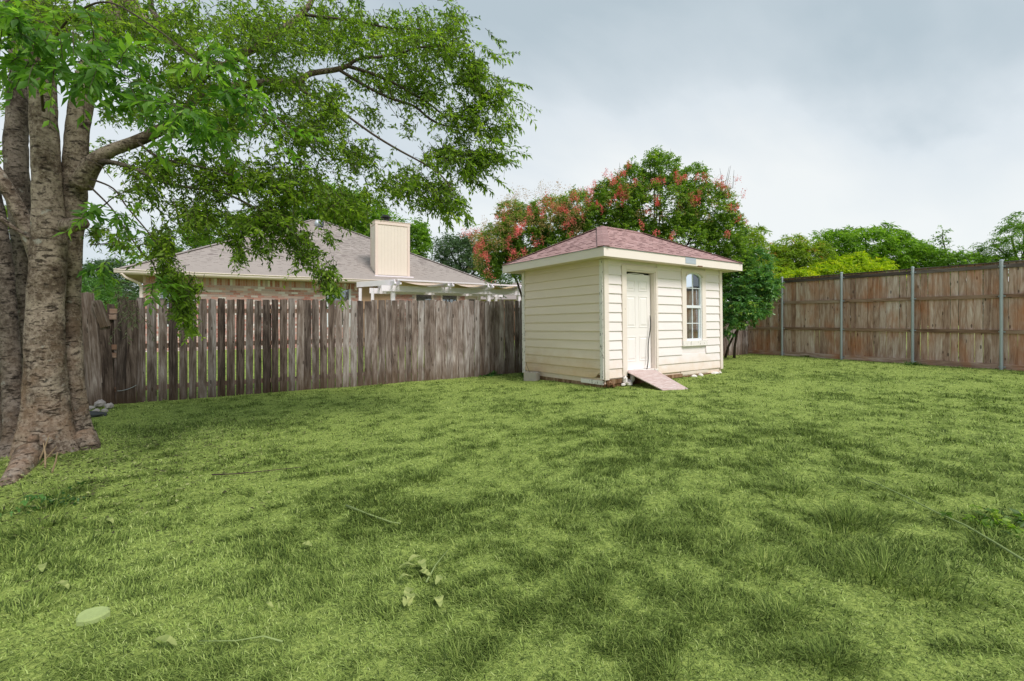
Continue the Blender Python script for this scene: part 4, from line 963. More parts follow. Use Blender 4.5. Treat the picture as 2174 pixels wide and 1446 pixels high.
cc_ = Vector(((ch[0]+ch[1])/2-.18, (ch[2]+ch[3])/2, cz1+.02)); mb = MB(); mb.tube([cc_, cc_+Vector((0,0,.16))], .15, 14); mb.tube([cc_+Vector((0,0,.19)), cc_+Vector((0,0,.22)), cc_+Vector((0,0,.30))], [.20,.21,.13], 14); mb.build('chimney_cap', M['black'], chm, Mh)
# turbine vent
vp = Vector((a_of_px(676, 5.6), 5.3, 0)); vz = z_of_px(677, 486, 5.6)-.02; mb = MB(); mb.tube([vp+Vector((0,0,vz-.35)), vp+Vector((0,0,vz+.03))], .15, 12)
vt = mb.build('turbine_vent', M['galv'], house, Mh)
mb = MB()
for i in range(20):
    th0 = 2*math.pi*i/20
    for j in range(6):
        p0, p1 = -1.1+2.5*j/6, -1.1+2.5*(j+1)/6
        def sp(ph, th, r=.21): return (vp.x+r*math.cos(ph)*math.cos(th), vp.y+r*math.cos(ph)*math.sin(th), vz+.20+r*math.sin(ph))
        mb.add([sp(p0,th0),sp(p0,th0+.22,.185),sp(p1,th0+.22,.185),sp(p1,th0)], [(0,1,2,3)])
mb.build('turbine_fins', M['galv'], vt, Mh)
mb = MB(); mb.tube([vp+Vector((0,0,vz+.05)), vp+Vector((0,0,vz+.2)), vp+Vector((0,0,vz+.36))], [.14,.15,.06], 12); mb.build('turbine_core', M['black'], vt, Mh)

# ------------------------------------------------------------------ pergola
PH = 1.10
PC = Vector(((834-CX)/F*16.5, 16.5)); pd = hd; pn = hn
def PP(a, b, z): q = PC+pd*a+pn*b; return (q.x, q.y, z)
Lp = 5.08
perg = thing('pergola', 'white timber pergola with tan shade cloths on the patio of the brick house', 'pergola', T(PC.x, PC.y, .45))
ztop = EYE+PH
for a in (0, 4.0*.93, Lp): beam('post', PP(a,0,.4), PP(a,0,ztop-.11), .13, .13, M['white'], perg, up=(pd.x,pd.y,0))
for a in (4.05, Lp-.25): beam('post', PP(a,1.5,.4), PP(a,1.5,ztop-.11), .11, .11, M['white'], perg, up=(pd.x,pd.y,0))
beam('beam', PP(-.42,-.085,ztop), PP(Lp+.15,-.085,ztop), .04, .20, M['white'], perg); beam('beam', PP(-.30,.085,ztop), PP(Lp+.15,.085,ztop), .04, .20, M['white'], perg)
beam('beam', PP(-.42,1.6,ztop), PP(Lp+.15,1.6,ztop), .04, .20, M['white'], perg)
for a in (-.05, .13, 1.88, 2.06, 3.5, 3.68, 4.85, 5.03):
    ang_ = 0
    beam('rafter', PP(a,-.42,ztop+.175), PP(a,1.75,ztop+.175), .04, .15, M['white'], perg)
    mb = MB(); q = PP(a,-.45,ztop+.145); mb.tube([Vector(q)+Vector((-.03*pd.x,-.03*pd.y,0)), Vector(q)+Vector((.03*pd.x,.03*pd.y,0))], .05, 10); mb.build('rafter_end', M['white'], perg)
beam('edge_beam', PP(.0,-.5,ztop+.265), PP(Lp+.1,-.2,ztop+.255), .10, .05, M['white'], perg)
for a0, a1 in ((.2,1.82),(2.13,3.44),(3.75,4.8)):
    mb = MB(); n = 10
    for i in range(n+1):
        a = a0+(a1-a0)*i/n; sag = .11*math.sin(math.pi*i/n)
        mb.v += [PP(a,-.36,ztop+.235-sag), PP(a,1.5,ztop+.235-sag)]
    for i in range(n): q = i*2; mb.f.append((q,q+2,q+3,q+1)); mb.r.append(.5)
    mb.build('shade_cloth', M['canvas'], perg, smooth=True)
s0_, s1_ = U(838, 599, 16.45), U(758, 604.5, 17.4); beam('side_beam', s0_, s1_, .05, .19, M['white'], perg)
for px in (765, 791): q = U(px, 612, 17.2 if px < 780 else 16.9); beam('side_post', (q.x,q.y,.4), (q.x,q.y,q.z), .085, .085, M['white'], perg, up=(1,0,0))

# far houses and fence beyond the pergola
fh = thing('far_house', 'pale siding house with a grey roof glimpsed between the pergola and the shed', 'house', T(.2, 31, .45))
mb = MB(); p0 = U(1028, 640, 30); mb.box(-3.0, 5.5, 30, 38, .4, 2.75); mb.build('wall', M['beige'], fh)
mb = MB(); mb.add([(-3.5,29.6,2.75),(6,29.6,2.75),(6,38.4,2.75),(-3.5,38.4,2.75),(-1.2,34,4.15),(4,34,4.15)], [(0,1,5,4),(1,2,5),(2,3,4,5),(3,0,4),(3,2,1,0)]); mb.build('roof', M['tan_shingle'], fh)
ff = thing('cedar_fence', 'reddish picket fence far behind the patio posts beside the shed', 'fence', T(-1, 25, .45)); cedar = wood('cedar_wood', [(0,(.09,.04,.025)),(.5,(.26,.13,.08)),(1,(.42,.26,.18))])
x = -2.6; me = None
while x < 4.5:
    if me is None: me = picket_mesh(.135, 1.8, .018, .02, .004, mat=cedar)
    link('picket', me, ff, T(x, 24, .45)); x += .15
beam('rail', (-2.6,24.04,1.9), (4.5,24.04,1.9), .04, .09, cedar, ff)
ff = thing('cedar_fence', 'reddish fence seen through the gap left of the doubled dark pickets', 'fence', T(-13.5, 16, .45)); x = -18.0
while x < -12.6:
    link('picket', me, ff, T(x, 15.0+(x+18)*.1, .42)); x += .15
beam('rail', (-18,15.04,.9), (-12.6,15.58,.9), .04, .09, cedar, ff)

# ------------------------------------------------------------------ small things on the ground
def block():
    x, y = unpx(1129, 808.5); m = T(x, y, G(x,y)-.005) @ Matrix.Rotation(R(-28), 4, 'Z')
    t_ = thing('cinder_block', 'grey hollow concrete block at the back corner of the shed by the picket fence', 'block', m)
    W_, D_, H_ = .30, .195, .19
    mb = MB(); s_ = .032
    for a,b,c,d in ((-W_/2,W_/2,-D_/2,-D_/2+s_),(-W_/2,W_/2,D_/2-s_,D_/2),(-W_/2,-W_/2+s_,-D_/2+s_,D_/2-s_),(W_/2-s_,W_/2,-D_/2+s_,D_/2-s_),(-s_/2,s_/2,-D_/2+s_,D_/2-s_)): mb.box(a,b,c,d,0,H_)
    o = mb.build('block_shell', M['block'], t_, m); bv = o.modifiers.new('bevel','BEVEL'); bv.width = .004
    mb = MB(); mb.tube([m @ Vector((-.04,.02,.10)), m @ Vector((-.08,.0,.24)), m @ Vector((-.13,.02,.32)), m @ Vector((-.17,.06,.40))], .005, 5); mb.build('bent_wire', M['black'], t_)
block()
rs = random.Random(9)
labs = ['pale grey rock lying highest on the pile at the foot of the leaning fence panel','whitish rock at the right end of the pile by the fence gap','flat pale rock at the left of the pile beside the trunk','small pale rock in front of the pile by the fence gap','small rounded rock in the middle of the rock pile','small whitish stone at the front left of the rock pile']
for i, (px, py, a, b, c, dz) in enumerate([(213,860,.10,.09,.07,.06),(232,862,.075,.07,.055,.04),(190,864,.10,.07,.04,.02),(222,869,.055,.05,.035,.02),(205,870,.06,.05,.04,.02),(196,872,.05,.04,.03,.01)]):
    x, y = unpx(px, py+6); mb = MB(); rock(mb, (0,0,0), a, b, c, rs); o = mb.build('rock', M['rock'], None, T(x, y, G(x,y)+dz) @ Matrix.Rotation(rs.uniform(0,3), 4, 'Z'), label=labs[i], cat='rock', group='rocks heaped by the fence gap'); 
x, y = unpx(197, 857); m = T(x, y, G(x,y)+.10) @ Matrix.Rotation(.35, 4, 'Z') @ Matrix.Rotation(-.42, 4, 'Y')
MB().box(-.19,.15,-.10,.10,-.06,.06).build('wood_block', plain('sawn_brown_wood', (.20,.11,.05), .85, .3, 8, .3), None, m, label='sawn brown block of wood propped on the rocks beside the trunk', cat='wood block')
x, y = unpx(198, 884); mb = MB(); rock(mb, (0,0,0), .19, .12, .06, rs); mb.build('dark_stone', plain('dark_slate', (.06,.065,.065), .8, .2, 6), None, T(x, y, G(x,y)+.02), label='dark flat stone in front of the rock pile', cat='stone')
# flat stone in the grass
x, y = unpx(196, 1316); mb = MB(); n = 11; top = [(.062*math.cos(t)*(1+.10*math.sin(t*3+1)), .055*math.sin(t)*(1+.08*math.cos(t*2)), 0) for t in [2*math.pi*i/n for i in range(n)]]
mb.add([(a,b,-.02) for a,b,_ in top]+[(a,b,.010) for a,b,_ in top]+[(a*.9,b*.9,.018) for a,b,_ in top], [tuple(range(n-1,-1,-1)), tuple(range(2*n,3*n))]+[(i,(i+1)%n,n+(i+1)%n,n+i) for i in range(n)]+[(n+i,n+(i+1)%n,2*n+(i+1)%n,2*n+i) for i in range(n)])
mb.build('flat_stone', M['stone'], None, T(x, y, G(x,y)+.012) @ Matrix.Rotation(.35, 4, 'Z') @ Matrix.Rotation(.05, 4, 'X'), label='flat pale green oval stone in the lawn at the lower left', cat='stone')
# long thin cane on the lawn, sticks
def stick(pxs, rad, mat, label, cat='stick', h=.02, name='stick'):
    pts = []
    for px, py in pxs: x, y = unpx(px, py); pts.append(Vector((x, y, G(x,y)+h+rng.uniform(-.004,.006))))
    mb = MB(); mb.tube(pts, [rad*(1-.6*i/(len(pts)-1)) for i in range(len(pts))], 6); mb.build(name, mat, None, label=label, cat=cat, smooth=True)
green_stick = plain('pale_green_stem', (.26,.33,.12), .8, .15, 9)
stick([(2230,1232),(2174,1204),(2110,1163),(2050,1130),(1990,1101),(1930,1070),(1870,1043),(1818,1022)], .008, green_stick, 'long pale thin cane lying on the lawn at the lower right', 'cane', .035, 'cane')
stick([(450,1011),(500,1009),(560,1004),(640,996)], .007, M['twig'], 'dark straight twig lying on the lawn right of the tree')
stick([(735,1082),(780,1100),(830,1116),(850,1120)], .009, green_stick, 'short pale stick lying in the middle of the lawn')
stick([(600,1375),(560,1368),(500,1376),(420,1378)], .004, green_stick, 'thin pale stem lying near the lower left of the lawn', h=.03)
stick([(905,1240),(925,1205),(950,1175)], .005, green_stick, 'pale stalk sticking out of the large fallen leaves')
def big_leaf(px, py, L, W, az, label, h=.03, curl=.3):
    L *= .8; W *= .72; h *= .7; curl += .15
    x, y = unpx(px, py); n = 7; mb = MB()
    for i in range(n+1):
        t = i/n; ww = W*math.sin(math.pi*(t*.92+.04))**.8*(1+.15*math.sin(i*2.3)); zc_ = curl*L*math.sin(t*2.6)*.4+rng.uniform(-.003,.003)
        mb.v += [(-ww/2, t*L, zc_+ww*.22), (0, t*L, zc_), (ww/2, t*L, zc_+ww*.25)]
    for i in range(n): q = i*3; mb.f += [(q,q+1,q+4,q+3),(q+1,q+2,q+5,q+4)]; mb.r += [rng.random()]*2
    mb.build('fallen_leaf', LE['fallen'], None, T(x,y,G(x,y)+h) @ Matrix.Rotation(az, 4, 'Z') @ Matrix.Rotation(rng.uniform(-.2,.2), 4, 'Y'), smooth=True, label=label, cat='leaf', group='large pale leaves fallen on the lawn')
big_leaf(885,1210,.12,.045,1.9,'large curled leaf, topmost of the cluster near the bottom middle of the lawn')
big_leaf(915,1230,.10,.05,1.1,'broad leaf at the right of the fallen leaf cluster near the bottom middle')
big_leaf(878,1262,.10,.06,2.8,'pale upright leaf in the middle of the fallen leaf cluster near the bottom middle', .045)
big_leaf(868,1300,.09,.055,.1,'brightest curled leaf, lowest of the cluster near the bottom middle', .05, .7)
big_leaf(935,1296,.08,.06,.4,'folded leaf, lowest right of the cluster near the bottom middle', .035, .5)
big_leaf(240,1117,.11,.05,1.2,'small pale leaf on the lawn below the tree base')
big_leaf(662,1170,.08,.05,1.4,'small bright torn leaf on the left middle of the lawn', .04)
big_leaf(375,1385,.13,.05,1.5,'ragged pale leaf near the bottom edge of the lawn at left', .04)
big_leaf(145,1262,.13,.05,1.3,'pale leaf on the lawn above the flat oval stone', .04)
big_leaf(580,1303,.07,.03,1.2,'narrow pale leaf right of the flat oval stone', .04)
big_leaf(90,1225,.10,.05,.7,'pale leaf near the left edge of the lawn', .04)
for px, py, L_, W_, az_, lb in [(893,1196,.10,.05,2.4,'curled leaf just under the topmost of the middle foreground cluster'),(902,1222,.11,.06,.6,'darker broad leaf lying across the stalk of the middle foreground cluster'),(876,1238,.09,.05,2.2,'left leaf of the cluster by the pale stalk in the middle foreground'),(925,1252,.08,.05,-.4,'small folded leaf right of the pale stalk in the middle foreground'),(872,1282,.10,.06,3.0,'broad pale leaf second from the bottom of the middle foreground cluster')]:
    big_leaf(px, py, L_, W_, az_, lb, .05, .4)
# ------------------------------------------------------------------ foliage
def unit(a): return a/np.maximum(np.linalg.norm(a, axis=1), 1e-9)[:,None]
def leaves(name, P, D, L, W, rnd, mat, parent, seed=0, **k):
    """folded pointed leaves: base point P, axis D"""
    rs = np.random.RandomState(seed+99); n = len(P); D = unit(D)
    up = np.array([0,0,1.])+rs.normal(0, .55, (n,3)); S = unit(np.cross(D, up)); N_ = np.cross(S, D)
    L = L[:,None]; W = W[:,None]
    tip = P+D*L-N_*L*.12; mid = P+D*L*.42
    l_ = mid-S*W*.5+N_*W*.16; r_ = mid+S*W*.5+N_*W*.16
    V = np.stack([P, r_, tip, l_], 1).reshape(-1, 3); b = np.arange(n)*4
    Fq = np.concatenate([np.stack([b,b+1,b+2],1), np.stack([b,b+2,b+3],1)])
    me = np_mesh(name, V, Fq, mat, rnd=np.tile(np.clip(rnd,0,1), 2)); print(name, n)
    return link(name, me, parent, **k)

def sprays(name, A, Dr, Ln, nl, leafL, leafW, droop, mat, parent, seed, twig_mat=None, tone=None, spread=.9, **k):
    """leafy twigs: anchors A, directions Dr, lengths Ln; leaflets in pairs along each, hanging a little"""
    rs = np.random.RandomState(seed); n = len(A); Dr = unit(Dr)
    t = (np.arange(nl)+1.0)/nl                                        # along twig
    Tt = np.tile(t, (n,1)); Tt = Tt*.9+rs.uniform(0,.1,(n,nl))
    pos = A[:,None,:]+Dr[:,None,:]*(Ln[:,None]*Tt)[:,:,None]; pos[:,:,2] -= droop*Ln[:,None]*Tt**2
    tan = Dr[:,None,:]*np.ones((n,nl,1)); tan = tan.copy(); tan[:,:,2] -= 2*droop*Tt
    tan /= np.linalg.norm(tan, axis=2)[:,:,None]
    sd_ = np.cross(tan.reshape(-1,3), np.array([0,0,1.])+rs.normal(0,.25,(n*nl,3))); sd_ = unit(sd_).reshape(n,nl,3)
    sg = np.where(np.arange(nl)%2 == 0, 1, -1)[None,:,None]
    d = tan*(.65)+sd_*sg*spread+rs.normal(0,.38,(n,nl,3)); d[:,:,2] -= .30
    P = pos.reshape(-1,3); D = d.reshape(-1,3)
    sz = rs.uniform(.7,1.15,(n,1))*rs.uniform(.75,1.2,(n,nl)); L = (leafL*sz).ravel(); W = (leafW*sz*rs.uniform(.8,1.15,(n,nl))).ravel()
    tn = (tone if tone is not None else np.full(n,.4))[:,None]+rs.normal(0,.16,(n,1))+rs.normal(0,.12,(n,nl))
    leaves(name, P, D, L, W, tn.ravel(), mat, parent, seed, **k)
    if twig_mat is not None:
        ns = 4; q = np.linspace(0,1,ns); C = A[:,None,:]+Dr[:,None,:]*(Ln[:,None]*q[None,:])[:,:,None]; C[:,:,2] -= droop*(Ln[:,None]*q[None,:]**2)
        s1_ = unit(np.cross(Dr, np.array([0.1,.2,1.]))); s2_ = np.cross(s1_, Dr); rad = np.linspace(.0032,.0012,ns)
        V = np.stack([C+(s1_*math.cos(a)+s2_*math.sin(a))[:,None,:]*rad[None,:,None] for a in (0,2.1,4.2)], 2).reshape(-1,3)
        b = (np.arange(n)*ns*3)[:,None,None]; i = (np.arange(ns-1)*3)[None,:,None]; kx = np.arange(3)[None,None,:]; k2 = (kx+1)%3
        Fq = np.stack([(b+i+kx), (b+i+k2), (b+i+3+k2), (b+i+3+kx)], 3).reshape(-1,4)
        link('twigs', np_mesh('twigs', V, Fq, twig_mat), parent, kind='stuff')

# ------------------------------------------------------------------ the big multi-stemmed tree
tx, ty = unpx(105, 975)
tree = thing('shade_tree', 'big multi-stemmed shade tree at the left with leafy limbs reaching over the fence', 'tree', T(tx, ty, G(tx, ty)))
def stem_path(pts, sub=6):
    """pts: (px, py, Y, width px) -> smoothed centre line and radii"""
    C = [U(a, b, Y) for a, b, Y, w_ in pts]; Rr = [w_*Y/F/2/math.sqrt(1+((a-CX)/F)**2) for a, b, Y, w_ in pts]; out = []; ro = []
    for i in range(len(C)-1):
        p0 = C[max(i-1,0)]; p1 = C[i]; p2 = C[i+1]; p3 = C[min(i+2,len(C)-1)]
        for j in range(sub):
            t = j/sub; out.append(.5*((2*p1)+(p2-p0)*t+(2*p0-5*p1+4*p2-p3)*t*t+(3*p1-p0-3*p2+p3)*t**3)); ro.append(Rr[i]*(1-t)+Rr[i+1]*t)
    out.append(C[-1]); ro.append(Rr[-1]); return out, ro
def limb(name, pts, mat, parent, n=20, sub=6, rough=.05, flare=None, seed=1):
    C, Rr = stem_path(pts, sub); mb = MB(); mb.tube(C, Rr, n); V = np.array(mb.v); m = n
    k = len(C); V3 = V.reshape(k, m, 3); cen = np.array([tuple(c) for c in C])[:,None,:]; d = V3-cen; 
    th = np.arange(m)/m*2*np.pi; z = V3[:,:,2]
    nz = (fbm(np.cos(th)[None,:]*1.6+seed*3.1+z*2.5+50, np.sin(th)[None,:]*1.6+z*5+seed+50, 4)-.5)*rough*4
    fine = (fbm(np.cos(th)[None,:]*7+seed+50, np.sin(th)[None,:]*7+z*28+50, 2)-.5)*rough*.8
    f = 1+nz+fine
    if flare is not None:
        base, amt, lob = flare; h = np.clip((V3[:,:,2]-base)/.75, 0, 1); f = f+amt*(1-h)**2.6*(1+.55*np.cos(th[None,:]*lob+seed*2))
    V3 = cen+d*f[:,:,None]; mb.v = [tuple(v) for v in V3.reshape(-1,3)]
    return mb.build(name, mat, parent, smooth=True)
limb('trunk', [(105,1010,5.10,150),(100,930,5.12,122),(97,850,5.15,104),(96,760,5.17,94),(97,660,5.2,86),(102,560,5.2,84),(104,480,5.2,78),(100,400,5.2,68),(96,300,5.2,64),(90,190,5.2,62),(88,80,5.2,60),(82,-60,5.2,56),(70,-260,5.3,48)], M['bark'], tree, 44, 16, .045, (.02,.16,5), 1)
limb('stem', [(168,965,5.48,70),(164,900,5.48,56),(158,820,5.48,48),(152,720,5.5,46),(150,620,5.5,46),(152,520,5.45,50),(158,440,5.4,56),(160,340,5.4,57),(168,250,5.4,55),(182,180,5.4,54),(214,95,5.4,50),(252,5,5.4,46),(285,-110,5.5,40)], M['bark'], tree, 32, 14, .05, (.03,.22,4), 2)
limb('stem', [(70,930,5.75,80),(66,800,5.78,64),(62,660,5.8,58),(54,540,5.8,58),(40,420,5.8,56),(34,320,5.8,56),(38,220,5.8,52),(42,140,5.8,46),(30,30,5.8,38),(10,-90,5.8,30)], M['bark2'], tree, 28, 12, .07, None, 3)
limb('stem', [(30,1015,5.0,90),(34,930,5.2,62),(30,850,5.35,50),(22,760,5.4,46),(16,650,5.4,44),(8,560,5.4,44),(-4,470,5.4,40),(-22,380,5.4,36),(-50,260,5.4,30)], M['bark2'], tree, 28, 12, .06, (.02,.2,3), 4)
limb('stem', [(84,560,5.5,44),(60,490,5.45,42),(36,440,5.4,38),(12,395,5.35,36),(-20,350,5.3,34),(-70,290,5.2,28)], M['bark'], tree, 22, 10, .05, None, 5)
limb('stem', [(-2,1000,5.5,40),(-4,850,5.6,34),(-10,700,5.6,30),(-30,500,5.6,26)], M['bark2'], tree, 18, 8, .06, None, 6)
limb('root', [(60,965,4.75,70),(40,1000,4.45,62),(16,1035,4.15,54),(-20,1075,3.95,46),(-60,1110,3.8,30)], M['bark'], tree, 20, 8, .06, None, 7)
limb('root', [(72,925,4.78,22),(66,955,4.70,34),(58,985,4.6,40),(44,1020,4.45,30)], M['bark'], tree, 14, 6, .08, None, 8)
limb('root', [(178,925,5.3,60),(192,948,5.25,46),(203,972,5.2,22)], M['bark'], tree, 16, 6, .08, None, 9)
limb('burl', [(140,478,5.1,44),(158,476,5.0,40),(172,474,4.9,34),(178,474,4.87,26)], M['bark'], tree, 16, 5, .16, None, 10)
BR = [  # limbs: (px,py,Y,width)
 [(172,392,5.35,58),(196,350,5.3,46),(232,322,5.3,32),(290,300,5.35,29),(345,273,5.4,27),(390,240,5.45,25),(420,205,5.5,22),(470,186,5.6,17),(530,178,5.65,15),(585,173,5.7,14),(630,176,5.7,13),(658,157,5.75,12.5),(712,148,5.8,12),(738,140,5.8,10)],
 [(738,140,5.8,9),(762,125,5.8,7),(805,121,5.85,6),(850,112,5.9,5),(900,100,5.9,4),(960,98,6.0,3)],
 [(738,140,5.8,9),(770,150,5.8,8),(807,163,5.85,7),(850,184,5.9,5.5),(912,221,6,4.5),(960,262,6,3)],
 [(718,147,5.8,8),(766,177,5.8,6.5),(825,207,5.85,6),(878,225,5.9,5.5),(912,252,5.95,5),(946,267,6,4),(1000,270,6.1,3)],
 [(620,176,5.7,7),(640,192,5.65,6),(680,213,5.6,5.5),(731,242,5.6,5),(790,284,5.6,5),(842,316,5.6,4.5),(904,350,5.6,3.5),(940,376,5.6,3),(965,410,5.6,2)],
 [(200,345,5.3,24),(240,345,5.25,13),(290,360,5.2,11),(345,386,5.2,9),(400,398,5.2,7),(470,408,5.2,6),(540,440,5.2,5),(600,470,5.2,4),(640,520,5.2,3)],
 [(262,-20,5.4,42),(300,40,5.4,32),(345,80,5.5,26),(400,110,5.6,22),(470,140,5.7,18),(510,118,5.75,18),(550,98,5.8,16),(600,62,5.8,14),(650,20,5.9,12),(680,-40,6,10)],
 [(640,30,5.9,8),(700,38,5.9,6),(760,45,6,5),(830,60,6,4),(900,62,6.1,3)],
 [(330,72,5.5,20),(345,60,5.4,16),(320,10,5.4,14),(330,-60,5.4,12)],
 [(190,395,5.3,6),(235,440,5.1,4),(262,480,5.05,4),(296,530,5.0,3.5),(325,560,5.0,3),(345,620,4.95,2.5)],
 [(192,380,5.3,6),(240,400,5.1,4.5),(270,440,5.05,4),(320,500,5.0,3.5),(360,560,4.95,3),(385,640,4.9,2)],
 [(92,235,5.0,9),(88,190,4.7,7),(92,150,4.5,6),(118,80,4.2,6),(160,30,4.0,6),(230,5,3.8,5),(330,60,3.6,4),(420,130,3.5,3)],
 [(165,470,5.2,8),(215,440,5.0,4),(240,420,4.9,3),(280,400,4.8,2)],
 [(95,-60,5.0,14),(40,-20,4.4,10),(-20,30,4.0,8)],
 [(290,300,5.35,8),(330,330,5.1,6),(380,345,5.0,5),(450,360,5.0,4),(520,380,5.0,3)],
 [(420,205,5.5,9),(445,160,5.4,7),(500,190,5.2,5),(560,230,5.1,4),(640,290,5.1,3),(700,350,5.1,2)],
 [(0,462,5.2,14),(30,485,5.25,12),(62,505,5.3,10)]]
BC = []
for i, b_ in enumerate(BR):
    C, Rr = stem_path(b_, 6); BC += [tuple(c) for c in C]
    limb('branch', b_, M['bark'] if i in (0,6,16) else M['twig'] if b_[0][3] < 12 else M['bark2'], tree, 12 if b_[0][3] > 10 else 7, 6, .03 if b_[0][3] > 10 else .01, None, 20+i)
BC = np.array(BC)

# leafy masses: (px, py, rx, ry, Y0, Y1, twigs)
BL_ = [(120,30,200,60,3.6,5.6,330),(330,50,190,90,4.2,6.4,420),(540,70,180,110,4.8,6.8,520),(720,60,170,90,5.2,6.9,430),(880,90,120,100,5.3,6.7,360),(960,70,45,90,5.6,6.5,110),
 (1000,160,55,70,5.6,6.6,190),(1045,190,45,50,5.7,6.3,75),(985,250,75,60,5.5,6.5,190),(1060,262,40,40,5.7,6.3,60),(1040,325,60,22,5.6,6.3,85),(1000,345,45,45,5.6,6.3,100),(945,330,70,50,5.4,6.4,130),
 (960,440,34,32,5.3,6.0,55),(915,400,60,55,5.3,6.2,130),(840,390,80,60,5.2,6.3,170),(760,330,75,60,5.2,6.4,120),(640,270,120,80,4.9,6.6,330),(590,180,120,60,5.0,6.8,240),(480,250,120,80,4.6,6.4,330),
 (700,210,60,50,5.1,6.3,90),(380,170,110,70,4.4,6.3,230),(470,370,130,65,4.7,6.2,330),(340,350,90,55,4.7,6.2,150),(620,380,110,70,4.8,6.2,300),(730,430,80,42,5.0,6.2,180),(560,465,110,45,4.8,6.0,210),(420,450,90,50,4.7,5.8,190),
 (290,400,55,40,4.7,5.8,60),(335,520,46,50,4.8,5.3,80),(365,580,34,48,4.7,5.2,80),(385,645,30,42,4.7,5.1,85),(405,690,14,18,4.75,5.0,14),(400,610,30,30,4.8,5.2,45),(270,500,45,35,4.7,5.6,30),(210,490,30,40,4.8,5.6,26),
 (625,500,45,35,5.0,5.7,66),(655,545,45,30,5.0,5.5,52),(690,585,30,30,5.0,5.4,48),(705,615,26,20,5.0,5.3,34),(560,520,34,40,4.9,5.5,36),(500,500,36,36,4.9,5.5,40),(700,500,30,22,5.0,5.8,12),
 (505,545,18,28,4.9,5.2,16),(870,255,30,60,5.6,6.2,14),(790,250,50,40,5.6,6.2,24),(25,180,40,80,6.0,6.9,60),(12,300,20,50,6.2,6.9,16),(20,460,26,50,5.9,6.6,50),(10,800,25,80,6.4,7.4,40),(215,330,30,60,6.0,6.8,30),(235,230,30,30,5.8,6.5,14),(300,230,60,50,5.6,6.6,80),(820,160,90,60,5.4,6.6,150),(900,200,60,60,5.5,6.5,110)]
rsn = np.random.RandomState(17)
def mass(bl, seed):
    rs = np.random.RandomState(seed); A=[];D=[];L=[];Tn=[]
    for (px,py,rx,ry,Y0,Y1,k) in bl:
        k = int(k*.88); q = rs.normal(0,1,(k*2,2)); q = q[np.hypot(q[:,0],q[:,1]) < 1.9][:k]*.55
        Y = rs.uniform(Y0, Y1, len(q)); x = px+q[:,0]*rx; y = py+q[:,1]*ry
        # clump: pull towards a few sub-centres
        nc = max(3, k//14); cs = rs.randint(0, len(q), nc); idx = cs[rs.randint(0, nc, len(q))]; f = rs.uniform(.0,.75,len(q)); x = x*(1-f)+x[idx]*f; y = y*(1-f)+y[idx]*f; Y = Y*(1-f)+Y[idx]*f
        X = (x-CX)/F*Y; Z = EYE+(HZ-y)/F*Y; P = np.stack([X,Y,Z],1)
        out = P-np.array([-4.4,5.3,3.2]); out[:,2] *= .4; out = unit(out)
        d = out*.35+rs.normal(0,.75,(len(q),3)); d[:,2] -= .15
        A.append(P); D.append(d); L.append(rs.uniform(.14,.36,len(q))*(1 if rx > 40 else .8)); Tn.append(rs.uniform(.2,.62,len(q))+np.clip((y[:]*0),0,1))
    return np.concatenate(A), np.concatenate(D), np.concatenate(L), np.concatenate(Tn)
A, D, L, Tn = mass(BL_, 5)
A = A-unit(D)*(L*.5)[:,None]
sprays('crown', A, D, L, 11, .064, .026, .40, LE['elm'], tree, 3, M['twig'], Tn, kind='stuff')
# arching sprays at the right-hand tip of the crown
tips = [(1010,130,1108,108,.35),(1020,160,1120,190,.3),(1030,180,1150,255,.25),(1020,200,1128,270,.25),(1030,60,1072,110,.3),(1000,320,1142,322,.1),(1010,330,1110,350,.15),(1010,350,1078,405,.2),(975,440,1008,468,.2),(1005,90,1060,120,.3),(1030,150,1100,225,.3),(1000,300,1070,300,.1),
 (990,370,1040,400,.2),(940,430,965,490,.2),(1030,215,1090,300,.2)]
a_=[];d_=[];l_=[]
for i, (xa,ya,xb,yb,dr_) in enumerate(tips):
    Y = 5.9+.3*math.sin(i*2.1); p = U(xa,ya,Y); q = U(xb,yb,Y+.1)
    for j in range(3):
        f = j*.25; s_ = p*(1-f)+q*f; e_ = q+Vector((rng.uniform(-.1,.1),rng.uniform(-.2,.2),rng.uniform(-.12,.04)))*(1 if j else .2); v = e_-s_; Lg = v.length; v.z += .25*Lg; a_.append(tuple(s_)); d_.append(tuple(v)); l_.append(v.length)
sprays('crown_tip', np.array(a_), np.array(d_), np.array(l_)*.9, 20, .075, .024, .25, LE['elm'], tree, 8, M['twig'], np.full(len(a_), .45), kind='stuff')
# nearer, larger leaves hanging at the top left
near = [(60,60,90,50,2.9,3.6,20),(60,130,80,26,2.9,3.5,26),(190,145,80,30,3.0,3.6,26),(150,70,80,30,3.0,3.6,16),(40,20,90,40,3,3.8,20),(250,110,80,40,3.2,3.9,22),(300,180,60,50,3.2,3.8,26),(380,240,60,50,3.3,3.9,28),(450,280,60,30,3.4,4,20),(440,120,60,40,3.4,4,18),(190,455,30,25,4.2,4.8,7),(270,450,50,30,4.2,4.8,12),(220,560,40,18,4.4,4.9,10),(330,600,30,20,4.3,4.7,8),(490,210,60,40,3.4,4.1,20)]
A, D, L, Tn = mass(near, 15); D[:,2] -= .2
sprays('near_leaves', A, D, L*.9, 10, .105, .037, .35, LE['elmnear'], tree, 13, M['twig'], Tn+.12, kind='stuff')
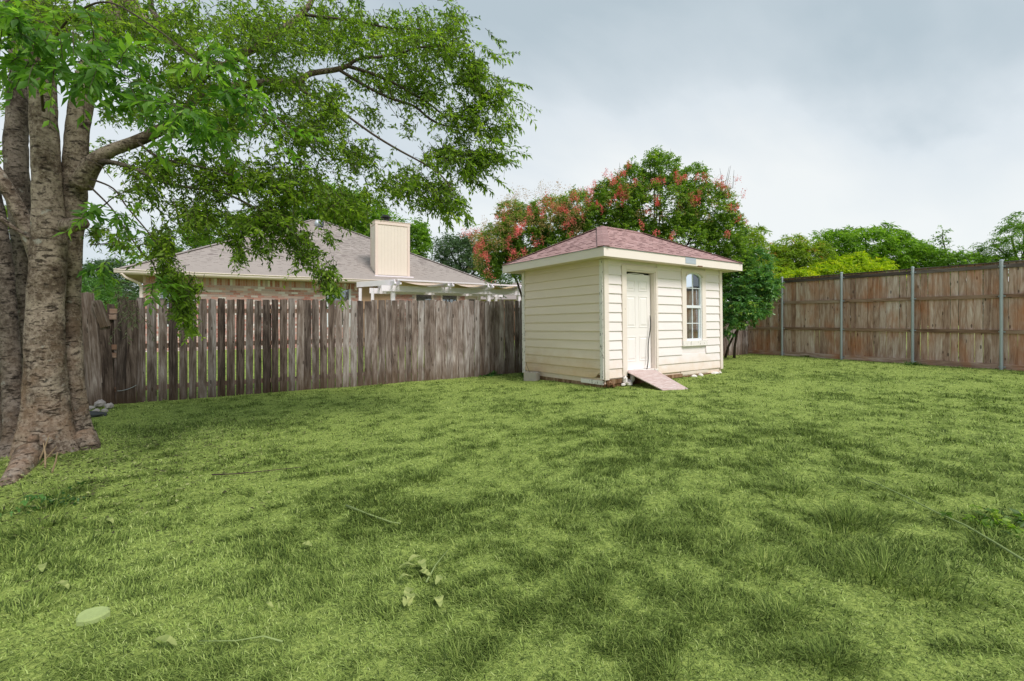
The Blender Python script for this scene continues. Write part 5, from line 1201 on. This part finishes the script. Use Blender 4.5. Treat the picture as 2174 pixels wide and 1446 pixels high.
# bright young sprays
yb = [U(560,262,3.7), U(575,290,3.7), U(600,280,3.7), U(425,90,3.6), U(440,130,3.6)]
sprays('young_leaves', np.array([tuple(v) for v in yb]), np.array([(1,0,-.05),(.8,0,-.5),(.9,.1,.1),(.3,0,-.8),(.5,.1,-.6)]), np.array([.36,.30,.3,.2,.2]), 12, .085, .030, .25, leafmat('young_leaf', [(0,(.16,.34,.03)),(1,(.30,.52,.06))], .45), tree, 14, M['twig'], None, kind='stuff')
# wilted spray hanging by the gap
wl = [U(x, y, 5.3) for x, y in [(250,612),(262,625),(275,640),(258,640),(290,650),(300,670),(270,660),(245,620),(285,630),(265,675),(240,600),(225,590)]]
sprays('wilted_leaves', np.array([tuple(v) for v in wl]), np.random.RandomState(2).normal(0,.5,(12,3))+np.array([.4,0,-.7]), np.full(12,.26), 16, .06, .014, .4, LE['wilt'], tree, 16, M['twig'], None, kind='stuff')
# bare dead twigs
for pts in ([(180,335,5.2),(215,352,5.0),(240,385,4.95)],[(195,225,5.3),(225,235,5.2),(248,262,5.1)],[(800,180,5.8),(830,230,5.7),(845,250,5.7)],[(825,190,5.8),(850,235,5.8),(872,290,5.8)],[(775,165,5.8),(800,215,5.7),(808,262,5.7)],[(200,570,5.1),(235,590,5.0),(262,602,5.0)],[(190,520,5.1),(250,515,5.0),(330,500,4.9)]):
    mb = MB(); mb.tube([U(*p) for p in pts], [.006,.004,.002], 5); mb.build('bare_twig', M['twig'], tree)
for i, (a, b) in enumerate([((80,965),(104,925)),((86,968),(120,948)),((96,975),(92,940)),((110,985),(122,960))]):
    x, y = unpx(a[0], a[1]+20); p = Vector((x,y,G(x,y))); q = U(b[0], b[1], y-.02); mb = MB(); mb.tube([p, (p+q)/2+Vector((.01,0,.01)), q], [.008,.007,.003], 6)
    mb.build('dry_stub', M['dry'], tree)

# ------------------------------------------------------------------ shrubs and background trees
def crown(name, label, cat, blobs, mat, leafL, leafW, nl, seed, droop=.25, spread=.9, trunk=None, upright=.35, extra=None, tlen=(.2,.4), tm=M['twig'], group=None, tone=(.2,.75), lname='crown', dens=1.5):
    """blobs: (px,py,Y,rx,ry,rd px,twigs) ellipsoid masses built where they stand"""
    rs = np.random.RandomState(seed); A=[];D=[];L=[];Tn=[]
    for (px,py,Y,rx,ry,rdm,k) in blobs:
        k = int(k*dens); c = np.array(tuple(U(px,py,Y))); R_ = np.array([rx*Y/F, rdm, ry*Y/F])
        q = unit(rs.normal(0,1,(k,3)))*rs.uniform(.35,1.0,(k,1))**.45
        nc = max(4, k//16); cc = unit(rs.normal(0,1,(nc,3)))*rs.uniform(.5,1.0,(nc,1)); idx = np.argmin(((q[:,None,:]-cc[None])**2).sum(2),1); f = rs.uniform(0,.62,(k,1)); q2 = q*(1-f)+cc[idx]*f
        P = c+q2*R_; d = q*np.array([.9,.9,.6])+rs.normal(0,.45,(k,3)); d[:,2] += upright
        tn = rs.uniform(tone[0],tone[1],k)*.6+ (rs.rand(nc)[idx])*.35
        A.append(P); D.append(d); L.append(rs.uniform(tlen[0],tlen[1],k)); Tn.append(tn)
    A = np.concatenate(A); D = np.concatenate(D); L = np.concatenate(L); Tn = np.concatenate(Tn)
    b0 = blobs[0]; root = U(b0[0], b0[1], b0[2]); rx0 = root.x if trunk is None else trunk[0][0]; ry0 = root.y if trunk is None else trunk[0][1]
    t_ = thing(name, label, cat, T(rx0, ry0, G(rx0, ry0)), group)
    A = A-unit(D)*(L*.4)[:,None]
    sprays(lname, A, D, L, nl, leafL, leafW, droop, mat, t_, seed, None, Tn, spread, kind='stuff')
    rr_ = random.Random(seed)
    for i, (x, y, r0, top) in enumerate(trunk or [(rx0, ry0, .06, root.z)]):
        z0 = G(x,y); mb = MB(); pts = [Vector((x,y,z0-.05))]; n = 6
        tgt = Vector(blob_c(blobs[i % len(blobs)]))
        for j in range(1, n+1): f = j/n; p = Vector((x,y,z0)).lerp(tgt, f**1.3); p.z = z0+(tgt.z-z0)*f; pts.append(p+Vector((rr_.uniform(-.05,.05),rr_.uniform(-.05,.05),0)))
        mb.tube(pts, [r0*(1-.7*j/n) for j in range(n+1)], 8); mb.build('trunk' if (trunk is None or len(trunk) == 1) else 'stem', tm, t_, smooth=True)
        # forks inside the crown
        for b in blobs:
            c = Vector(blob_c(b)); 
            if (c-tgt).length < .05 and len(blobs) > 1: continue
            q = pts[-3]; mb = MB(); mb.tube([q, q.lerp(c,.5)+Vector((0,0,.1)), c, c+Vector((rr_.uniform(-.2,.2),rr_.uniform(-.2,.2),.5*b[4]*b[2]/F))], [r0*.4,r0*.3,r0*.2,r0*.08], 6)
            if i == 0: mb.build('branch', tm, t_)
    return t_, A, D
def blob_c(b): return tuple(U(b[0], b[1], b[2]))
def cluster_extra(parent, name, spots, mat, k, rad, leafL, leafW, seed):
    rs = np.random.RandomState(seed); P=[];D=[]
    for (px,py,Y,s_) in spots:
        c = np.array(tuple(U(px,py,Y))); kk_ = int(k*s_); q = rs.normal(0,1,(kk_,3)); ns_ = rs.randint(3,6); sc_ = rs.normal(0,1,(ns_,3))*np.array([rad*.6,rad*.5,rad*.8])*s_**.5; q = sc_[rs.randint(0,ns_,kk_)]+rs.normal(0,.30,(kk_,3))*rad*np.array([1,1,1.5])
        P.append(c+q); D.append(q+rs.normal(0,.03,(kk_,3))+np.array([0,0,.01]))
    P = np.concatenate(P); D = np.concatenate(D); n = len(P)
    leaves(name, P, D, rs.uniform(.7,1.2,n)*leafL, rs.uniform(.7,1.2,n)*leafW, rs.rand(n), mat, parent, seed, kind='stuff')

# crape myrtles behind the shed
cm1, _, _ = crown('crape_myrtle', 'crape myrtle with coral blossoms and brownish seed heads left of the shed roof', 'tree',
 [(1110,500,15.0,62,58,.9,520),(1060,520,15.0,50,45,.8,340),(1170,470,15.0,60,55,.9,440),(1220,450,15.2,45,50,.9,300),(1130,560,14.8,60,40,.8,320),(1040,560,15,32,40,.7,170),(1190,530,14.8,50,50,.8,200),(1085,450,15.1,34,24,.6,110)],
 LE['myrtle'], .075, .040, 9, 31, trunk=[(.45,15.4,.06,3),(.9,15.5,.06,3),(.1,15.2,.05,3)], upright=.5, tlen=(.16,.32), dens=3.0)
rs = np.random.RandomState(41)
sp1 = [(1095,470,14.2,1.6),(1100,490,14.1,1.5),(1092,520,14.1,1.1),(1010,505,14.4,1.1),(1022,512,14.3,1.2),(1010,525,14.3,.8),(1152,440,14.3,1.1),(1076,450,14.4,.8),(1116,445,14.3,1),(1180,438,14.3,.9),(1196,440,14.3,.9),(1215,462,14.3,1),(1232,455,14.3,.8),(1142,512,14.1,.7),(1206,485,14.1,.8),(1035,540,14.2,.6),(1086,538,14.1,.7),(1037,578,14,.6),(1240,408,14.4,1),(1246,425,14.4,1.1),(990,495,14.5,.5),(1000,492,14.5,.5),(1220,415,14.5,.7),(1168,430,14.4,.6),(1060,470,14.3,.6),(1108,540,14.1,.6),(1025,530,14.2,.7),(1160,420,14.4,.6)]
cluster_extra(cm1, 'blossoms', [(a,b,c-.25,d) for a,b,c,d in sp1], LE['flower'], 190, .14, .030, .027, 51)
tipsp = [(rs.uniform(1000,1250), 0, 0, 0) for i in range(170)]
tipsp = [(x, 560-115*math.sin(math.pi*min(1,max(0,(x-975)/330)))-rs.uniform(-60,30)-.16*(x-1000), 13.9+rs.uniform(-.2,.5), rs.uniform(.4,1)) for x,_,_,_ in tipsp]
cluster_extra(cm1, 'seed_heads', tipsp, LE['myrtle_tip'], 48, .12, .045, .016, 52)
cm2, _, _ = crown('crape_myrtle', 'tall dark green crape myrtle with scattered red blossoms rising behind the shed roof', 'tree',
 [(1400,440,14.6,95,70,1.1,900),(1310,440,14.6,60,55,1.0,420),(1500,450,14.6,62,62,1.0,560),(1400,360,14.6,40,36,.7,200),(1390,335,14.6,18,20,.4,36),(1470,380,14.6,34,34,.6,130),(1340,385,14.6,36,30,.6,130),(1270,470,14.5,50,40,.8,260),(1450,510,14.4,80,50,.9,420),(1540,500,14.5,42,55,.8,300),(1342,355,14.6,12,22,.3,26),(1290,405,14.6,30,24,.5,90),(1560,560,14.4,40,50,.7,240),(1330,500,14.4,80,30,.8,200)],
 LE['myrtle'], .070, .040, 9, 32, trunk=[(4.3,14.9,.07,4),(4.7,15.0,.07,4),(4.0,15.0,.06,4),(5.1,15.1,.05,4)], upright=.6, tlen=(.16,.32), dens=2.8)
sp2 = [(rs.uniform(1265,1570), rs.uniform(365,455), 13.75, rs.uniform(.15,.4)) for _ in range(34)]+[(1316,405,13.8,1.1),(1322,408,13.8,1),(1335,408,13.8,.8),(1255,412,14,.8),(1262,395,14,.5),(1300,385,14,.6),(1336,352,14.2,.5),(1440,370,13.9,.9),(1408,380,13.9,.7),(1395,390,13.9,.6),(1391,435,13.6,1),(1473,420,13.7,.4),(1545,440,13.8,.7),(1560,442,13.8,.6),(1530,395,14,.5),(1545,395,14,.4),(1492,372,14.1,.5),(1570,465,13.8,.5),(1578,470,13.8,.4),(1428,502,13.5,.7),(1363,478,13.5,.5),(1395,495,13.5,.5),(1544,496,13.5,.5),(1580,410,14,.3),(1455,375,13.9,.5),(1480,378,14,.5),(1500,380,14,.4),(1275,440,13.8,.7),(1285,370,14.1,.4),(1310,380,14.1,.5)]
cluster_extra(cm2, 'blossoms', sp2, LE['flower'], 200, .09, .028, .026, 53)
tp = [(rs.uniform(1265,1560), rs.uniform(370,470), 13.7, rs.uniform(.3,.8)) for i in range(46)]
cluster_extra(cm2, 'seed_heads', tp, LE['myrtle_tip'], 46, .10, .045, .016, 54)
for i in range(26):
    x = rs.choice([1388,1340,1470,1500,1310,1545,1430])+rs.uniform(-22,22); y0 = 380 if x < 1360 else (350 if x < 1440 else 385)
    mb = MB(); p = U(x, y0+15, 14.6); q = U(x+rs.uniform(-12,14), y0-rs.uniform(14,38), 14.6); mb.tube([p, q], [.010,.003], 4); mb.build('bare_twig', M['twig'], cm2)
crown('peach_tree', 'light green long-leaved tree between the crape myrtle and the board fence', 'tree', [(1575,520,15.6,45,45,.7,170),(1610,560,15.8,30,45,.6,120),(1595,500,15.8,28,26,.5,50),(1560,590,15.4,40,30,.6,90)], LE['peach'], .15, .032, 10, 33, droop=.6, tlen=(.25,.45), upright=.3, trunk=[(8.6,17.6,.07,3)])
crown('glossy_shrub', 'rounded glossy dark green shrub spilling over the board fence beside the shed', 'shrub', [(1580,600,14.3,55,48,.75,480),(1618,618,14.2,28,34,.5,170),(1560,650,14.0,42,36,.6,200),(1600,560,14.5,38,34,.6,200),(1545,690,13.9,18,26,.4,60),(1605,655,14.0,30,20,.4,120),(1640,610,14.2,18,22,.3,60),(1575,665,13.9,40,30,.5,160)], LE['glossy'], .088, .046, 9, 34, droop=.2, tlen=(.14,.26), upright=.2, trunk=[(7.0,15.0,.045,2),(6.8,15.2,.04,2)], tone=(.1,.9))
# yellow-green trees behind the board fence
crown('peach_tree', 'yellow-green drooping-leaved tree behind the board fence, reddish leaves at its left', 'tree', [(1690,560,17.5,60,50,.9,430),(1650,580,17.3,40,36,.8,220),(1720,545,17.4,50,40,.8,300),(1640,540,17.6,32,30,.6,90),(1680,520,17.4,40,25,.6,90)], LE['peach'], .16, .036, 10, 35, droop=.65, tlen=(.28,.5), upright=.35, trunk=[(10.6,17.8,.08,3)], tone=(.3,.9))
crown('yellow_tree', 'bright yellow-green tree in the middle above the board fence', 'tree', [(1800,572,16.6,60,30,.9,300),(1755,582,16.4,60,28,.8,260),(1850,580,16.4,50,30,.8,220),(1900,592,16.2,50,20,.7,140),(1815,548,16.6,22,16,.5,60),(1775,556,16.6,26,14,.5,60),(1860,556,16.6,24,14,.5,50),(1700,588,16.2,55,20,.5,150),(1950,588,15.8,50,18,.5,130),(1660,580,16.6,26,18,.4,60)], LE['yellow'], .15, .036, 10, 36, droop=.65, tlen=(.28,.5), upright=.4, trunk=[(12.0,17.0,.08,3)], tone=(.3,1.0))
crown('green_tree', 'tall green tree with upright tufted tips above the board fence', 'tree', [(1850,525,17.6,80,44,.9,460),(1780,520,17.8,50,35,.8,220),(1910,540,17.4,60,42,.9,400),(1960,560,17.2,50,36,.8,300),(1900,500,17.6,26,18,.5,60),(1835,492,17.7,18,14,.4,30),(1745,500,17.8,20,16,.4,30),(1800,492,17.8,20,12,.4,26),(1950,525,17.4,30,20,.5,60),(1880,482,17.7,12,14,.3,18)], LE['bright'], .15, .040, 10, 37, droop=.55, tlen=(.25,.45), upright=.5, trunk=[(13.5,18.2,.09,3)], tone=(.35,1.0))
crown('leafy_tree', 'dark green small-leaved tree low above the right part of the board fence', 'tree', [(2040,560,15.8,50,26,.7,260),(2080,560,15.8,45,24,.7,200),(2010,545,16.2,26,24,.5,90),(2000,500,16.4,10,24,.3,20),(2120,560,15.6,40,22,.6,150)], LE['bright'], .085, .034, 10, 38, droop=.4, tlen=(.2,.4), upright=.35, trunk=[(15.0,16.6,.08,3)], tone=(.0,.6))
crown('leafy_tree', 'feathery open-branched tree at the right edge of the picture', 'tree', [(2150,500,15.4,34,34,.6,110),(2175,470,15.4,24,26,.5,70),(2110,520,15.5,30,20,.5,50),(2170,540,15.3,34,26,.6,90),(2230,500,15.4,50,50,.8,180)], LE['bright'], .085, .026, 14, 39, droop=.5, tlen=(.3,.55), upright=.25, trunk=[(17.6,15.9,.08,3)], tone=(.0,.6))
crown('hedge', 'dense dark green hedge behind the board fence, showing through the gaps between its boards', 'hedge', [(x, 640, Y, 60, 55, .6, 420) for x, Y in ((1700,16.4),(1790,15.8),(1890,15.2),(1990,14.6),(2090,14.0),(2200,13.4),(2320,12.9))], LE['blue'], .12, .06, 9, 48, droop=.2, tlen=(.2,.4), upright=.3, trunk=[(10.6,16.8,.04,2)], tone=(.0,.7))
# behind the house
crown('oak_tree', 'bright green tree rising behind the ridge of the house roof', 'tree', [(700,440,27,75,50,1.8,620),(760,450,27,60,45,1.6,420),(650,450,27.5,50,40,1.5,240),(820,500,27,45,50,1.4,300),(720,490,27,80,40,1.5,260)], LE['bright'], .19, .095, 8, 40, droop=.15, tlen=(.4,.8), upright=.3, trunk=[(-9.3,27.5,.2,4)])
crown('oak_tree', 'bright green tree just right of the chimney behind the roof', 'tree', [(885,510,26.5,28,42,1.2,230),(870,550,26.5,40,40,1.2,160),(895,490,26.5,16,20,.8,60)], LE['bright'], .18, .09, 8, 42, droop=.15, tlen=(.35,.7), upright=.3, trunk=[(-5.4,27.2,.16,4)])
crown('live_oak', 'dull dark green oak between the house roof and the crape myrtle', 'tree', [(975,545,24,50,42,1.4,420),(1010,575,23.5,50,40,1.3,330),(950,520,24,26,24,1,90),(1000,520,24,40,26,1,150),(1050,600,23,40,26,1,160),(935,560,24,24,22,.9,70)], LE['blue'], .13, .055, 10, 43, droop=.1, tlen=(.4,.7), upright=.3, trunk=[(-2.1,24.5,.18,4)])
crown('oak_tree', 'green tree glimpsed through the hanging leaves above the left end of the house roof', 'tree', [(480,500,28,90,42,1.8,500),(400,520,28,60,40,1.6,260),(560,480,28,50,40,1.5,240),(330,540,28,50,30,1.5,120)], LE['bright'], .19, .095, 8, 44, droop=.15, tlen=(.4,.8), upright=.3, trunk=[(-16.5,28.5,.2,4)], tone=(.0,.55))
crown('far_tree', 'bluish green tree far beyond the left corner of the house', 'tree', [(215,590,32,50,38,2,420),(255,600,32,36,50,1.8,300),(180,640,31,50,60,1.8,300),(250,650,30,40,40,1.6,200)], LE['blue'], .20, .10, 8, 45, droop=.1, tlen=(.5,.9), upright=.3, trunk=[(-27,32.5,.2,4)])
crown('young_tree', 'pale bright green tree beyond the leaning fence panel', 'tree', [(200,610,13.5,42,30,.8,190),(170,640,13.5,45,30,.8,170),(232,640,13.3,30,24,.6,80)], leafmat('pale_leaf', [(0,(.06,.15,.03)),(.6,(.13,.27,.06)),(1,(.22,.38,.10))], .4), .10, .030, 10, 46, droop=.35, tlen=(.25,.5), upright=.2, trunk=[(-12.2,13.8,.06,3)])
crown('far_tree', 'dark green trees seen between the stems at the left edge', 'tree', [(30,560,20,60,60,1.5,300),(-60,560,20,60,90,1.5,200),(90,640,20,60,50,1.4,200),(-20,700,19,80,50,1.4,200)], LE['bright'], .17, .08, 8, 47, droop=.15, tlen=(.4,.8), upright=.3, trunk=[(-21,20.5,.16,4)], tone=(.0,.4))

# weeds
def weed(px, py, w_, h_, k, seed, label, leafL=.06, mat=None):
    x, y = unpx(px, py); rs = np.random.RandomState(seed); z = G(x,y)
    A = np.stack([x+rs.normal(0,w_*.22,k), y+rs.normal(0,.06,k), np.full(k, z)],1); D = rs.normal(0,.6,(k,3)); D[:,2] = rs.uniform(.3,1.2,k)
    t_ = thing('weed', label, 'weed', T(x,y,z)); sprays('leaves', A, D, rs.uniform(.4,1,k)*h_, 10, leafL, leafL*.55, .5, mat or LE['weed'], t_, seed, LE['weed'], rs.rand(k), kind='stuff')
weed(1040, 797, .55, .34, 34, 61, 'low leafy green weed growing against the picket fence left of the shed')
weed(1020, 796, .2, .22, 10, 62, 'small weed tuft beside the leafy weed at the foot of the picket fence')
weed(1714, 757, .35, .16, 16, 63, 'small green weed at the foot of the board fence between two steel posts', .05)
weed(1940, 775, .30, .34, 16, 64, 'weed growing round the foot of a steel post of the board fence', .04)
weed(1113, 800, .2, .16, 6, 65, 'sprig of weed beside the concrete block', .05)
weed(2105, 1118, .3, .12, 20, 66, 'dark low broad-leaved weed patch at the right of the lawn', .045, LE['myrtle'])
weed(2150, 1100, .2, .16, 10, 67, 'dark pointed weed at the right edge of the lawn', .06, LE['myrtle'])
weed(105, 1075, .14, .42, 8, 68, 'tall thin weed stalks at the foot of the big tree', .05)

# fallen leaves and chips round the tree foot
def litter():
    rs = np.random.RandomState(77); n = 2600
    px = rs.normal(0,1,n); cxs = np.where(rs.rand(n) < .6, tx+.5, tx+1.2); X = cxs+px*.8; Y = ty-.35+rs.normal(0,1.05,n)
    k = (Y > 1.6) & (((X-FA.x)*FN.x+(Y-FA.y)*FN.y) < -.1); X, Y = X[k], Y[k]; n = len(X)
    P = np.stack([X, Y, gz(X,Y)+rs.uniform(.012,.05,n)],1); D = rs.normal(0,1,(n,3)); D[:,2] *= .18
    leaves('leaf_litter', P, D, rs.uniform(.02,.055,n), rs.uniform(.008,.022,n), rs.rand(n), leafmat('litter_leaf', [(0,(.05,.05,.02)),(.5,(.12,.14,.04)),(.8,(.24,.28,.09)),(1,(.38,.40,.17))], .15, .85, (1,1,1)), None, 7, kind='stuff', label='fallen leaves and chips strewn round the foot of the big tree', cat='leaf litter')
litter()
